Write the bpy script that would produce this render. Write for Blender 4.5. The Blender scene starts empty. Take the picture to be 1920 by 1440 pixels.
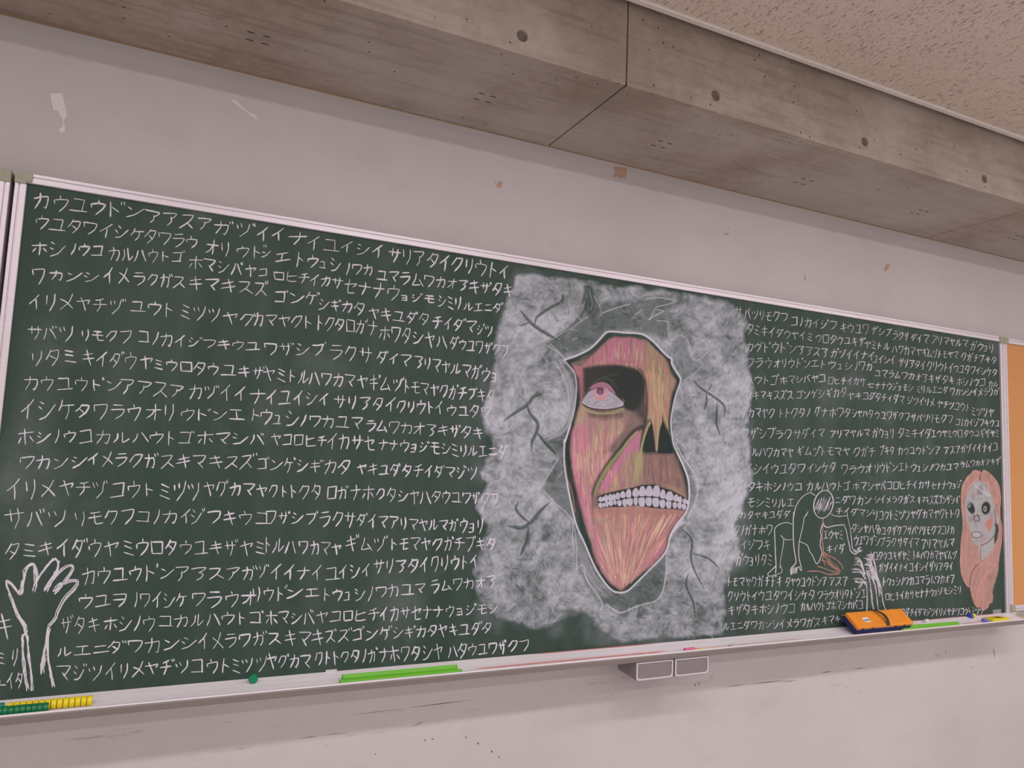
import bpy, bmesh, math, random
import numpy as np
from mathutils import Vector

# ------------------------------------------------------------------ camera, world, lights, exposure
sc = bpy.context.scene
COL = sc.collection
CAM = np.array([0.0, -1.989, 1.5]); FPX = 1360.1
YAW, PITCH, ROLL = 0.4332, 0.0969, 0.0408
_f = np.array([math.sin(YAW)*math.cos(PITCH), math.cos(YAW)*math.cos(PITCH), math.sin(PITCH)])
_r = np.cross(_f, [0, 0, 1]); _r /= np.linalg.norm(_r); _u = np.cross(_r, _f)
RT = math.cos(ROLL)*_r + math.sin(ROLL)*_u
UP = -math.sin(ROLL)*_r + math.cos(ROLL)*_u
FW = _f
cam = bpy.data.cameras.new('camera'); camo = bpy.data.objects.new('camera', cam); COL.objects.link(camo)
cam.sensor_width = 36.0; cam.lens = FPX/1920*36.0; cam.clip_start = 0.02
from mathutils import Matrix
camo.matrix_world = Matrix(((RT[0], UP[0], -FW[0], CAM[0]), (RT[1], UP[1], -FW[1], CAM[1]), (RT[2], UP[2], -FW[2], CAM[2]), (0, 0, 0, 1)))
sc.camera = camo
sc.view_settings.view_transform = 'Standard'; sc.view_settings.look = 'None'
sc.view_settings.exposure = 0.0; sc.view_settings.gamma = 1.0; sc.view_settings.use_curve_mapping = False
w = bpy.data.worlds.new('world'); sc.world = w; w.use_nodes = True
w.node_tree.nodes['Background'].inputs[0].default_value = (0.95, 0.95, 1.0, 1)
w.node_tree.nodes['Background'].inputs[1].default_value = 0.15
LIGHT_W = 16.6
def area(name, loc, sx, sy, power, col=(1.0, 0.962, 1.0)):
    l = bpy.data.lights.new(name, 'AREA'); l.shape = 'RECTANGLE'; l.size = sx; l.size_y = sy
    l.energy = power; l.color = col
    o = bpy.data.objects.new(name, l); COL.objects.link(o); o.location = loc      # points straight down
    return o
for lx in (-0.9, 0.9, 2.7, 4.3):
    area('ceiling_lamp', (lx, -1.85, 2.695), 1.25, 0.16, LIGHT_W)
for ly in (-3.75, -5.6):
    for lx in (-0.9, 0.9, 2.7, 4.3):
        area('ceiling_lamp', (lx, ly, 2.695), 1.25, 0.16, LIGHT_W)

# ------------------------------------------------------------------ helpers
rng = np.random.default_rng(7); random.seed(7)
def s2l(c):
    c = np.asarray(c, float)/255.0
    return np.where(c <= 0.04045, c/12.92, ((c+0.055)/1.055)**2.4)
def lin(r, g, b): return tuple(float(v) for v in s2l((r, g, b))) + (1.0,)
class N:
    """small node-tree builder"""
    def __init__(s, name):
        s.m = bpy.data.materials.new(name); s.m.use_nodes = True
        s.t = s.m.node_tree; s.b = s.t.nodes['Principled BSDF']; s.tc = None
    def node(s, k, **kw):
        n = s.t.nodes.new(k)
        for a, v in kw.items():
            if a.startswith('i_'):
                key = a[2:].replace('_', ' ')
                n.inputs[int(key) if key.isdigit() else key].default_value = v
            else: setattr(n, a, v)
        return n
    def link(s, a, b): s.t.links.new(a, b)
    def coords(s, scale=(1, 1, 1), rot=(0, 0, 0)):
        if not s.tc: s.tc = s.node('ShaderNodeTexCoord')
        mp = s.node('ShaderNodeMapping'); mp.inputs['Scale'].default_value = scale; mp.inputs['Rotation'].default_value = rot
        s.link(s.tc.outputs['Object'], mp.inputs['Vector']); return mp.outputs[0]
    def noise(s, scale, detail=4, rough=0.55, vec=(1, 1, 1), rot=(0, 0, 0)):
        n = s.node('ShaderNodeTexNoise'); n.inputs['Scale'].default_value = scale
        n.inputs['Detail'].default_value = detail; n.inputs['Roughness'].default_value = rough
        s.link(s.coords(vec, rot), n.inputs['Vector']); return n.outputs['Fac']
    def ramp(s, fac, stops):
        n = s.node('ShaderNodeValToRGB'); e = n.color_ramp.elements
        while len(e) < len(stops): e.new(0.5)
        for k, (p, c) in enumerate(stops):
            e[k].position = p; e[k].color = c if not isinstance(c, (int, float)) else (c, c, c, 1)
        s.link(fac, n.inputs[0]); return n.outputs[0]
    def mix(s, fac, a, b, mode='MIX'):
        n = s.node('ShaderNodeMix', data_type='RGBA', blend_type=mode)
        for sock, v in ((n.inputs[0], fac), (n.inputs[6], a), (n.inputs[7], b)):
            if hasattr(v, 'is_linked') or hasattr(v, 'links'): s.link(v, sock)
            else: sock.default_value = v
        return n.outputs[2]
    def mul(s, a, v, op='MULTIPLY'):
        n = s.node('ShaderNodeMath', operation=op)
        for k, q in enumerate((a, v)):
            if isinstance(q, (int, float)): n.inputs[k].default_value = q
            else: s.link(q, n.inputs[k])
        return n.outputs[0]
    def bump(s, h, strength=0.3, dist=0.002, chain=None):
        n = s.node('ShaderNodeBump'); n.inputs['Strength'].default_value = strength; n.inputs['Distance'].default_value = dist
        s.link(h, n.inputs['Height'])
        if chain: s.link(chain, n.inputs['Normal'])
        s.link(n.outputs[0], s.b.inputs['Normal']); return n.outputs[0]
    def base(s, v):
        if isinstance(v, tuple): s.b.inputs['Base Color'].default_value = v
        else: s.link(v, s.b.inputs['Base Color'])
    def set(s, rough=0.6, metal=0.0, spec=0.5):
        s.b.inputs['Roughness'].default_value = rough; s.b.inputs['Metallic'].default_value = metal
        s.b.inputs['Specular IOR Level'].default_value = spec; return s.m

def simple(name, c, rough=0.5, metal=0.0, spec=0.5, var=0.08, scale=30, bump=0.0):
    n = N(name); f = n.noise(scale)
    d = tuple(x*(1-var*2) for x in c[:3]) + (1,)
    n.base(n.ramp(f, [(0.3, d), (0.7, c)]))
    if bump: n.bump(n.noise(scale*8, 2), bump, 0.001)
    return n.set(rough, metal, spec)

# materials of the room -------------------------------------------------------
def mat_wall():
    n = N('painted_plaster')
    c = n.ramp(n.noise(1.3, 4), [(0.3, lin(196, 187, 186)), (0.7, lin(206, 197, 196))])
    sm = n.ramp(n.noise(5, 6, 0.6, (1, 1, 1.6)), [(0.52, 0.0), (0.8, 0.35)])
    c = n.mix(sm, c, lin(178, 168, 162))
    # brown rubbed scuffs, streaked along the wall, gathered in a band under the board
    sc1 = n.ramp(n.noise(9, 6, 0.75, (0.5, 1, 5)), [(0.60, 0.0), (0.66, 1.0)])
    sx = n.node('ShaderNodeSeparateXYZ'); n.link(n.coords(), sx.inputs[0])
    band = n.ramp(sx.outputs['Z'], [(0.0, 0.0), (0.01, 0.0)])
    mr = n.node('ShaderNodeMapRange', interpolation_type='SMOOTHSTEP')
    mr.inputs['From Min'].default_value = 0.10; mr.inputs['From Max'].default_value = 0.0
    ab = n.mul(n.mul(sx.outputs['Z'], 0.765, 'SUBTRACT'), 0.0, 'ADD')
    ab2 = n.node('ShaderNodeMath', operation='ABSOLUTE'); n.link(ab, ab2.inputs[0])
    n.link(ab2.outputs[0], mr.inputs['Value'])
    c = n.mix(n.mul(n.mul(sc1, mr.outputs[0]), 0.7), c, lin(140, 112, 96))
    n.base(c)
    n.bump(n.noise(160, 3), 0.12, 0.001)
    return n.set(0.62, 0, 0.3)
def mat_concrete():
    n = N('cast_concrete')
    c = n.ramp(n.noise(2.2, 6, 0.6), [(0.3, lin(150, 134, 122)), (0.52, lin(172, 156, 143)), (0.75, lin(190, 176, 164))])
    st = n.ramp(n.noise(26, 5, 0.62, (0.13, 1.6, 1.6)), [(0.50, 0.0), (0.72, 0.55)])
    c = n.mix(st, c, lin(118, 103, 92))
    mot = n.ramp(n.noise(24, 8, 0.78, (.8, 1, 1)), [(0.46, 0.0), (0.66, 0.5)])
    c = n.mix(mot, c, lin(134, 118, 104))
    pale = n.ramp(n.noise(1.1, 3, 0.5), [(0.48, 0.0), (0.62, 0.5)])
    c = n.mix(pale, c, lin(190, 180, 176))
    v = n.node('ShaderNodeTexVoronoi', feature='F1'); v.inputs['Scale'].default_value = 26
    n.link(n.coords((1, 1, 1)), v.inputs['Vector'])
    pore = n.ramp(v.outputs['Distance'], [(0.05, 1.0), (0.085, 0.0)])
    keep = n.ramp(n.noise(6.0, 2), [(0.44, 0.0), (0.48, 1.0)])
    pk = n.mul(pore, keep)
    c = n.mix(pk, c, lin(62, 52, 46))
    n.base(c)
    b1 = n.bump(n.noise(60, 6, 0.6, (0.12, 1.5, 1.5)), 0.35, 0.002)
    n.bump(n.mul(pk, -1.0), 0.6, 0.003, b1)
    return n.set(0.75, 0, 0.3)
def mat_ceiling():
    n = N('fissured_acoustic_board')
    c = n.ramp(n.noise(3, 3), [(0.3, lin(218, 200, 186)), (0.7, lin(226, 208, 195))])
    # worm-like fissures, long across the room, plus pin holes
    w1 = n.noise(185, 2.5, 0.6, (1.0, 0.27, 1), (0, 0, 0.35))
    a1 = n.ramp(w1, [(0.61, 0.0), (0.64, 1.0)])
    w2 = n.noise(330, 2, 0.5, (1.0, 0.35, 1), (0, 0, -0.2))
    a2 = n.ramp(w2, [(0.64, 0.0), (0.68, 0.8)])
    a = n.mul(a1, a2, 'MAXIMUM')
    c = n.mix(n.mul(a, 0.75), c, lin(136, 118, 102))
    n.base(c); n.bump(n.mul(a, -1.0), 0.45, 0.003)
    return n.set(0.85, 0, 0.2)
M = {}
M['wall'] = mat_wall(); M['concrete'] = mat_concrete(); M['ceiling'] = mat_ceiling()
M['floor'] = simple('floor_sheet', lin(192, 188, 184), 0.5, scale=3, var=.02)
M['wall2'] = simple('room_paint', lin(224, 224, 224), 0.7, scale=2, var=0.02)
M['core'] = simple('dark_joint_core', lin(92, 78, 68), 0.9)  # dark brown beam core, seen in the joints between panels
M['trim'] = simple('ceiling_edge_strip', lin(236, 226, 220), 0.4, var=0.02)
M['plug'] = simple('tie_hole_mortar', lin(118, 106, 94), 0.85, scale=120, bump=0.4)
M['mark'] = simple('spacer_slot', lin(38, 32, 30), 0.9)
def mat_alu(name, c, rough, metal=0.85):
    n = N(name); f = n.noise(9, 4, 0.6, (0.4, 1, 30))
    n.base(n.ramp(f, [(0.3, tuple(x*0.9 for x in c[:3])+(1,)), (0.7, c)])); 
    return n.set(rough, metal, 0.5)
M['alu'] = mat_alu('anodised_rail', lin(226, 216, 222), 0.42, 0.35)
M['tray'] = mat_alu('glare_white_tray', lin(250, 243, 247), 0.3, 0.0)  # lamp glare on the metal trough is put into this white base colour
M['tray_face_shade'] = mat_alu('shaded_tray_metal', lin(148, 136, 132), 0.45, 0.2)  # darker tray metal: shade on the down-turned front face put into the colour
M['cap'] = simple('khaki_plastic_cap', lin(168, 164, 142), 0.5, var=0.04)
M['endcap'] = simple('pale_plastic_endcap', lin(214, 206, 196), 0.4, var=0.04)
def mat_cork():
    n = N('cork_sheet')
    c = n.ramp(n.noise(900, 3, 0.7), [(0.3, lin(188, 128, 76)), (0.55, lin(212, 152, 98)), (0.75, lin(226, 174, 122))])
    n.base(c); n.bump(n.noise(500, 3), 0.25, 0.001); return n.set(0.85, 0, 0.2)
M['cork'] = mat_cork()

def board_color(n):
    c = n.ramp(n.noise(1.4, 4, 0.5), [(0.3, lin(48, 69, 58)), (0.7, lin(54, 73, 63))])
    v = n.ramp(n.noise(5, 5, 0.6, (2.2, 1, 0.35)), [(0.42, 0.0), (0.75, 0.10)])
    c = n.mix(v, c, lin(150, 154, 154))
    p = n.ramp(n.noise(3.2, 6, 0.62), [(0.58, 0.0), (0.8, 0.22)])
    return n.mix(p, c, lin(160, 162, 162))
def mat_board():
    n = N('green_chalkboard'); n.base(board_color(n)); n.bump(n.noise(900, 2), 0.08, 0.0006)
    return n.set(0.55, 0, 0.28)
M['board'] = mat_board()
def mat_chalk(name, c, gaps=0.30):
    n = N(name); g = n.ramp(n.noise(950, 2, 0.6), [(0.36, gaps), (0.52, 0.0)])
    n.base(n.mix(g, c, lin(60, 78, 70))); n.bump(n.noise(1300, 2), 0.2, 0.0005)
    return n.set(0.9, 0, 0.1)
M['chalk'] = mat_chalk('white_chalk', lin(228, 222, 230))
M['chalk2'] = mat_chalk('thin_white_chalk', lin(214, 208, 216), 0.4)
M['salmon'] = mat_chalk('salmon_chalk', lin(206, 148, 136), 0.6)
def mat_painted_chalk():
    n = N('layered_coloured_chalk')
    a = n.node('ShaderNodeVertexColor', layer_name='chalk')
    g = n.ramp(n.noise(800, 3, 0.6), [(0.3, 0.86), (0.55, 1.0)])
    fac = n.mul(a.outputs['Alpha'], g)
    n.base(n.mix(fac, board_color(n), a.outputs['Color']))
    n.bump(n.noise(900, 2), 0.1, 0.0006)
    return n.set(0.8, 0, 0.12)
M['painted'] = mat_painted_chalk()

# mesh helpers ----------------------------------------------------------------
def mesh_obj(name, verts, faces, mats, parent=None, smooth=False, midx=None):
    me = bpy.data.meshes.new(name); me.from_pydata([tuple(map(float, v)) for v in verts], [], faces)
    for m in (mats if isinstance(mats, (list, tuple)) else [mats]): me.materials.append(m)
    if midx is not None: me.polygons.foreach_set('material_index', midx)
    if smooth: me.polygons.foreach_set('use_smooth', [True]*len(me.polygons))
    me.update()
    o = bpy.data.objects.new(name, me); COL.objects.link(o)
    if parent: o.parent = parent
    return o
def bm_obj(name, bm, mat, parent=None, smooth=False):
    me = bpy.data.meshes.new(name); bm.normal_update(); bm.to_mesh(me); bm.free()
    for m in (mat if isinstance(mat, (list, tuple)) else [mat]): me.materials.append(m)
    if smooth: me.polygons.foreach_set('use_smooth', [True]*len(me.polygons))
    o = bpy.data.objects.new(name, me); COL.objects.link(o)
    if parent: o.parent = parent
    return o
def box(bm, x0, x1, y0, y1, z0, z1, bev=0.0, seg=2):
    g = bmesh.ops.create_cube(bm, size=1.0)
    for v in g['verts']:
        v.co = Vector((x0+(v.co.x+.5)*(x1-x0), y0+(v.co.y+.5)*(y1-y0), z0+(v.co.z+.5)*(z1-z0)))
    if bev:
        es = list({e for v in g['verts'] for e in v.link_edges})
        bmesh.ops.bevel(bm, geom=es, offset=bev, segments=seg, affect='EDGES', profile=0.6)
def bx(name, b, mat, parent=None, bev=0.0, seg=2):
    bm = bmesh.new(); box(bm, *b, bev=bev, seg=seg); return bm_obj(name, bm, mat, parent)
def prism_x(name, prof, x0, x1, mat, parent=None, smooth=False):
    """closed profile (y,z) swept along x"""
    k = len(prof); vs = [(x0, y, z) for y, z in prof] + [(x1, y, z) for y, z in prof]
    fs = [(i, (i+1) % k, k+(i+1) % k, k+i) for i in range(k)] + [tuple(range(k))[::-1], tuple(range(k, 2*k))]
    return mesh_obj(name, vs, fs, mat, parent, smooth)
def prism_z(name, prof, z0, z1, mat, parent=None):
    k = len(prof); vs = [(x, y, z0) for x, y in prof] + [(x, y, z1) for x, y in prof]
    fs = [(i, (i+1) % k, k+(i+1) % k, k+i) for i in range(k)] + [tuple(range(k))[::-1], tuple(range(k, 2*k))]
    return mesh_obj(name, vs, fs, mat, parent)
def empty(name, loc, rz=0.0):
    o = bpy.data.objects.new(name, None); COL.objects.link(o); o.location = loc; o.rotation_euler = (0, 0, rz); o.empty_display_size = 0.05
    return o
def tag(o, label=None, cat=None, group=None, kind=None):
    if label: o['label'] = label
    if cat: o['category'] = cat
    if group: o['group'] = group
    if kind: o['kind'] = kind
    return o
def struct(o): o['kind'] = 'structure'; return o

# ------------------------------------------------------------------ room shell
XL, XR, YB, ZC = -2.4, 5.2, -7.0, 2.710
BW, BZ = 0.438, 2.484                      # beam protrusion and soffit height
wall = struct(bx('wall_front', (XL, XR, 0.0, 0.12, 0.0, 2.9), M['wall']))
struct(bx('wall_back', (XL, XR, YB-0.1, YB, 0.0, 2.9), M['wall2']))
struct(bx('wall_left', (XL-0.1, XL, YB, 0.12, 0.0, 2.9), M['wall2']))
struct(bx('wall_right', (XR, XR+0.1, YB, 0.12, 0.0, 2.9), M['wall2']))
struct(bx('floor', (XL, XR, YB, 0.0, -0.1, 0.0), M['floor']))
struct(bx('ceiling', (XL, XR, YB, -BW-0.032, ZC, ZC+0.09), M['ceiling']))
tr = struct(prism_x('trim_1', [(-BW-0.0215, ZC-0.006), (-BW-0.0215, ZC+0.03), (-BW-0.032, ZC+0.03), (-BW-0.032, ZC+0.0005),
            (-BW-0.039, ZC+0.0005), (-BW-0.039, ZC-0.004), (-BW-0.0365, ZC-0.006)], XL, XR, M['trim']))

beam = struct(bx('concrete_beam', (XL, XR, -BW+0.012, 0.0, BZ+0.010, 2.9), M['core']))
def face_panel(x0, x1):
    """front board-cast face with round tie recesses, 12 mm thick, as one mesh"""
    bm = bmesh.new(); y = -BW; z0, z1 = BZ, 2.86; zt = 2.5325; r = 0.0155; g = 0.028
    holes = [x for x in (x0-0.002+0.3, x0-0.002+0.9, x0-0.002+1.5) if x0+0.05 < x < x1-0.05]
    xs = [x0]
    for h in holes: xs += [h-g, h+g]
    xs.append(x1)
    def q(a, b, c, d): 
        f = bm.faces.new([bm.verts.new(p) for p in (a, b, c, d)]); return f
    for i in range(len(xs)-1):
        a, b = xs[i], xs[i+1]
        if i % 2 == 0 or not holes:
            q((a, y, z0), (b, y, z0), (b, y, z1), (a, y, z1))
        else:
            q((a, y, z0), (b, y, z0), (b, y, zt-g), (a, y, zt-g))
            q((a, y, zt+g), (b, y, zt+g), (b, y, z1), (a, y, z1))
            cx = (a+b)/2; n = 24
            sq = []; ci = []; ci2 = []
            for k in range(n):
                t = 2*math.pi*k/n + math.pi/4; c, s = math.cos(t), math.sin(t); m = max(abs(c), abs(s))
                sq.append(bm.verts.new((cx+g*c/m, y, zt+g*s/m))); ci.append(bm.verts.new((cx+r*c, y, zt+r*s)))
                ci2.append(bm.verts.new((cx+r*.93*c, y+0.008, zt+r*.93*s)))
            for k in range(n):
                k2 = (k+1) % n
                bm.faces.new((sq[k], sq[k2], ci[k2], ci[k])); bm.faces.new((ci[k], ci[k2], ci2[k2], ci2[k]))
    # chamfered arris and side returns
    q((x0, y, z0), (x0, y+0.012, z0), (x0, y+0.012, z1), (x0, y, z1))
    q((x1, y, z0), (x1, y, z1), (x1, y+0.012, z1), (x1, y+0.012, z0))
    bmesh.ops.remove_doubles(bm, verts=bm.verts, dist=1e-5)
    bmesh.ops.recalc_face_normals(bm, faces=bm.faces)
    o = bm_obj('concrete_face_panel', bm, M['concrete'], beam)
    for h in holes:
        bm = bmesh.new()
        bmesh.ops.create_cone(bm, cap_ends=True, segments=24, radius1=r*0.95, radius2=r*0.90, depth=0.004,
            matrix=Matrix.Translation((h, y+0.0085, zt)) @ Matrix.Rotation(math.pi/2, 4, 'X'))
        bm_obj('tie_plug', bm, M['plug'], o)
jx = [1.0148+1.808*k for k in (-2, -1, 0, 1, 2, 3)]
for a, b in zip(jx[:-1], jx[1:]):
    a = max(a, XL); b = min(b, XR)
    if b-a < 0.1: continue
    face_panel(a+0.0022, b-0.0022)
    bx('concrete_soffit_panel', (a+0.0022, b-0.0022, -BW+0.0005, -0.001, BZ, BZ+0.012), M['concrete'], beam, bev=0.0012, seg=1)
for k in range(-3, 9):
    mx = 0.113+0.6005*k
    if not XL+0.1 < mx < XR-0.1: continue
    bm = bmesh.new()
    for dx, dy in ((-0.018, 0.018), (0.018, 0.018), (-0.018, -0.018), (0.018, -0.018)):
        box(bm, mx+dx-0.0085, mx+dx+0.0085, -0.190+dy-0.0018, -0.190+dy+0.0018, BZ-0.0004, BZ+0.001)
    bm_obj('spacer_mark', bm, M['mark'], beam)

# ochre sealant line where the wall paint meets the beam
prism_x('sealant_line', [(0.0, BZ), (-0.0035, BZ), (0.0, BZ-0.0035)], XL, XR, simple('ochre_sealant', lin(150, 124, 90), 0.7), wall)

# peeled paint patches and torn tape on the wall
M['peel'] = simple('bare_tan_paper', lin(196, 162, 140), 0.9, scale=200, var=0.1)
M['tape'] = simple('torn_white_tape', lin(226, 219, 217), 0.6, var=0.02)
def flat(name, pts, y0, y1, mat, parent=None):
    """thin sheet on the wall from an (x,z) outline"""
    k = len(pts); vs = [(x, y0, z) for x, z in pts]+[(x, y1, z) for x, z in pts]
    fs = [tuple(range(k)), tuple(range(2*k-1, k-1, -1))]+[(i, k+i, k+(i+1) % k, (i+1) % k) for i in range(k)]
    o = mesh_obj(name, vs, fs, mat, parent)
    bm = bmesh.new(); bm.from_mesh(o.data); bmesh.ops.recalc_face_normals(bm, faces=bm.faces); bm.to_mesh(o.data); bm.free()
    return o

# ------------------------------------------------------------------ the photographed drawing plane: pixel -> point on the board (plane y = YF)
YF = -0.060
def on_plane(px, py, y=YF):
    px = np.asarray(px, float); py = np.asarray(py, float)
    d = FW + ((px-960)/FPX)[..., None]*RT - ((py-720)/FPX)[..., None]*UP
    t = (y-CAM[1])/d[..., 1]
    return CAM + t[..., None]*d
def wallpatch(name, px, mat, parent=None, th=0.0008):
    p = on_plane([a for a, b in px], [b for a, b in px], 0.0)
    return flat(name, [(q[0], q[2]) for q in p], -th, 0.0004, mat, parent)
tag(wallpatch('torn_tape', [(94, 176), (112, 175), (117, 176), (121, 192), (126, 216), (121, 224), (119, 230), (122, 236), (122.5, 247), (114, 249.5), (110.5, 246), (112, 240), (117, 239), (118, 228), (114, 219), (108, 208), (100, 207), (96, 190)], M['tape'], th=0.0012),
    'wide torn scrap of white tape high on the wall near the left edge', 'tape')
tag(wallpatch('torn_tape', [(427, 181), (434, 186), (444, 190), (456, 202), (464, 209), (477, 215), (482.5, 219), (480, 224), (470, 217), (455, 206), (440, 194)], M['tape'], th=0.0012),
    'narrow slanting sliver of white tape on the wall below the beam', 'tape')
for px in ([(928, 339), (931, 342), (929, 346)], [(933, 343), (937, 339), (942, 341), (941, 349), (937, 353), (933, 351), (930, 348)],
           [(1151, 312), (1176, 315), (1173, 337), (1170, 332), (1168, 336), (1164, 333), (1160, 335), (1157, 330), (1153, 333), (1149, 330), (1152, 325)],
           [(1355, 438), (1360, 436), (1364, 438), (1370, 440), (1362, 441)], [(1363, 425), (1366, 427), (1368, 430), (1364, 428)],
           [(1508, 514), (1511, 519), (1510.5, 529), (1508, 523)], [(1662, 494), (1669, 497), (1665, 505), (1659, 510), (1658, 503)]):
    wallpatch('peeled_paint_patch', px, M['peel'], wall, 0.0004)
M['scuff'] = simple('brown_scuff', lin(138, 104, 82), 0.8, scale=200, var=0.2)
for (x0, y0, x1, y1, t) in ((655, 1341, 760, 1328, .5), (760, 1328, 893, 1311, .9), (560, 1385, 600, 1379, .8), (600, 1379, 655, 1374, .5), (770, 1364, 800, 1350, .8),
        (1358, 1288, 1400, 1283, .8), (1400, 1283, 1480, 1275, 1.0), (1465, 1280, 1495, 1275, .7), (1598, 1254, 1625, 1252, .8), (1538, 1262, 1560, 1258, .9),
        (1863, 1212, 1865, 1236, .9), (1772, 1217, 1775, 1226, .6), (1610, 1296, 1612, 1302, .5), (1586, 1286, 1587, 1292, .5), (610, 1400, 613, 1396, .8), (1820, 1249, 1822, 1253, .7)):
    nx, ny = -(y1-y0), (x1-x0); l = math.hypot(nx, ny); nx, ny = nx/l*t*.9, ny/l*t*.9
    mx_, my_ = (x0+x1)/2, (y0+y1)/2
    wallpatch('scuff_mark', [(x0, y0), (mx_+nx, my_+ny), (x1, y1), (mx_-nx, my_-ny)], M['scuff'], wall, 0.0002)
for (cx, cy, rx, ry) in ((797, 1388, 1.4, 3), (811, 1386, 3, 1.2), (874, 1383, 1.4, 2), (896, 1394, 2.2, 2), (922, 1409, 2, 2.2), (936, 1420, 1.4, 2), (704, 1414, 1, 2), (1303, 1284, 1.4, 2.4), (1311, 1283, 1.2, 2)):
    wallpatch('paint_nick', [(cx+rx*math.cos(t)*random.uniform(.7, 1.2), cy+ry*math.sin(t)*random.uniform(.7, 1.2)) for t in [k*math.pi/4 for k in range(8)]], M['scuff'], wall, 0.0002)

# ------------------------------------------------------------------ chalkboard
GX0, GX1, GZ0, GZ1 = -0.3445, 3.1965, 0.926, 2.0695
cb = empty('chalkboard', (1.426, 0.0, GZ0))
tag(cb, 'long green chalkboard covered in chalk katakana rows and chalk drawings', 'chalkboard')
cb_off = cb.location.copy()
def adopt(o, parent=cb):
    o.parent = parent; off = Vector((0, 0, 0)); p = parent
    while p: off += p.location; p = p.parent
    for v in o.data.vertices: v.co -= off
    return o
bd = adopt(bx('writing_surface', (GX0-0.01, GX1+0.01, YF, -0.004, GZ0-0.004, GZ1+0.01), M['board']))
def adopted(o): return adopt(o)
# aluminium rails with two grooves
def rail_profile(w_, d0, d1):
    """(across, depth) pairs: across 0..w_, depth towards the room"""
    return [(0, 0), (0, d1-.001), (w_*.04, d1), (w_*.33, d1), (w_*.36, d1-.0035), (w_*.46, d1-.0035), (w_*.50, d1), (w_*.94, d1), (w_, d1-.001), (w_, 0)]
RW = 0.0225; RD = 0.068
prof = [(-d, GZ1+RW-a) for a, d in rail_profile(RW, 0, RD)]
adopted(prism_x('frame_rail', prof, GX0-RW+0.018, GX1+RW-0.018, M['alu']))
prof = [(GX0-RW+a, -d) for a, d in rail_profile(RW, 0, RD)]
adopted(prism_z('frame_rail', prof, GZ0-0.02, GZ1-0.004, M['alu']))
prof = [(GX1+RW-a, -d) for a, d in rail_profile(RW, 0, RD)]
adopted(prism_z('frame_rail', prof, GZ0-0.012, GZ1-0.004, M['alu']))
def cap(x0, x1, x2, z0, z1, z2, xs=1):
    """plastic corner: block x0..x2 over the rail, leg x0..x1 reaching down to z0 (xs mirrors)"""
    s_ = sorted
    P = [(x0, z2), (x2, z2), (x2, z1), (x1, z1), (x1, z0), (x0, z0)]
    ya, yb = -RD-0.0025, -0.002; k = len(P)
    vs = [(x, ya, z) for x, z in P]+[(x, yb, z) for x, z in P]
    fs = [tuple(range(k)), tuple(range(2*k-1, k-1, -1))]+[(i, k+i, k+(i+1) % k, (i+1) % k) for i in range(k)]
    bm = bmesh.new(); vv = [bm.verts.new(v) for v in vs]
    for f in fs: bm.faces.new([vv[i] for i in f])
    bmesh.ops.recalc_face_normals(bm, faces=bm.faces)
    bmesh.ops.bevel(bm, geom=bm.edges[:], offset=.0016, segments=2, affect='EDGES')
    # raised inner fillet that the moulding shows
    m = (x0+x1)/2; q = sorted((z1, z2)); box(bm, m-.002, m+.002, ya-.0008, ya+.001, q[0]+.004, q[1]-.006, bev=.0006, seg=1)
    return bm
adopted(bm_obj('corner_cap', cap(GX0-RW-.001, GX0-.0005, GX0+0.0110, GZ1-0.0045, GZ1+.001, GZ1+RW+.001), M['cap']))
adopted(bm_obj('corner_cap', cap(GX1+RW+.0005, GX1+.0005, GX1-0.0045, GZ1-0.0090, GZ1+.001, GZ1+RW+.001), M['cap']))

# chalk tray: trough with a raised rounded lip and a downward face
TY = -0.158; TZ = 0.925
tray_prof = [(-0.0605, GZ0+0.002), (-0.0655, GZ0+0.001), (-0.072, TZ+0.0003), (-0.095, TZ-0.0045), (-0.120, TZ-0.0083), (-0.1445, TZ-0.0083),
             (-0.1475, TZ-0.0015), (-0.150, TZ), (-0.154, TZ), (-0.1575, TZ-0.0022), (TY, TZ-0.006), (TY+0.0060, TZ-0.020), (TY+0.0085, TZ-0.0215), (TY+0.0145, TZ-0.0215),
             (TY+0.016, TZ-0.0165), (TY+0.018, TZ-0.0125), (-0.020, TZ-0.013), (-0.003, TZ-0.013), (-0.003, GZ0-0.004), (-0.0605, GZ0-0.004)]
bmt = bmesh.new()
TX0, TX1 = GX0-RW-0.12, GX1+0.012
tray = adopted(prism_x('chalk_tray', tray_prof, TX0, TX1, M['tray']))
tray.data.materials.append(M['tray_face_shade'])
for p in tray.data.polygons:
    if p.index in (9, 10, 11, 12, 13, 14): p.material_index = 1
tray['label'] = 'white metal chalk ledge along the foot of the board'
# right end cap of the tray: a pale plastic scoop that closes the trough
bm = bmesh.new()
box(bm, TX1-0.002, TX1+0.060, TY-0.001, TY+0.008, TZ-0.026, TZ+0.003, bev=0.003)
box(bm, TX1-0.002, TX1+0.060, -0.145, -0.062, TZ-0.026, TZ-0.0095, bev=0.002)
box(bm, TX1+0.052, TX1+0.060, TY, -0.062, TZ-0.026, TZ+0.003, bev=0.003)
box(bm, TX1-0.002, TX1+0.060, -0.068, -0.060, TZ-0.026, TZ+0.004, bev=0.003)
adopted(bm_obj('end_cap', bm, M['endcap']))['label'] = 'pale plastic scoop closing the right end of the ledge'

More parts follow.
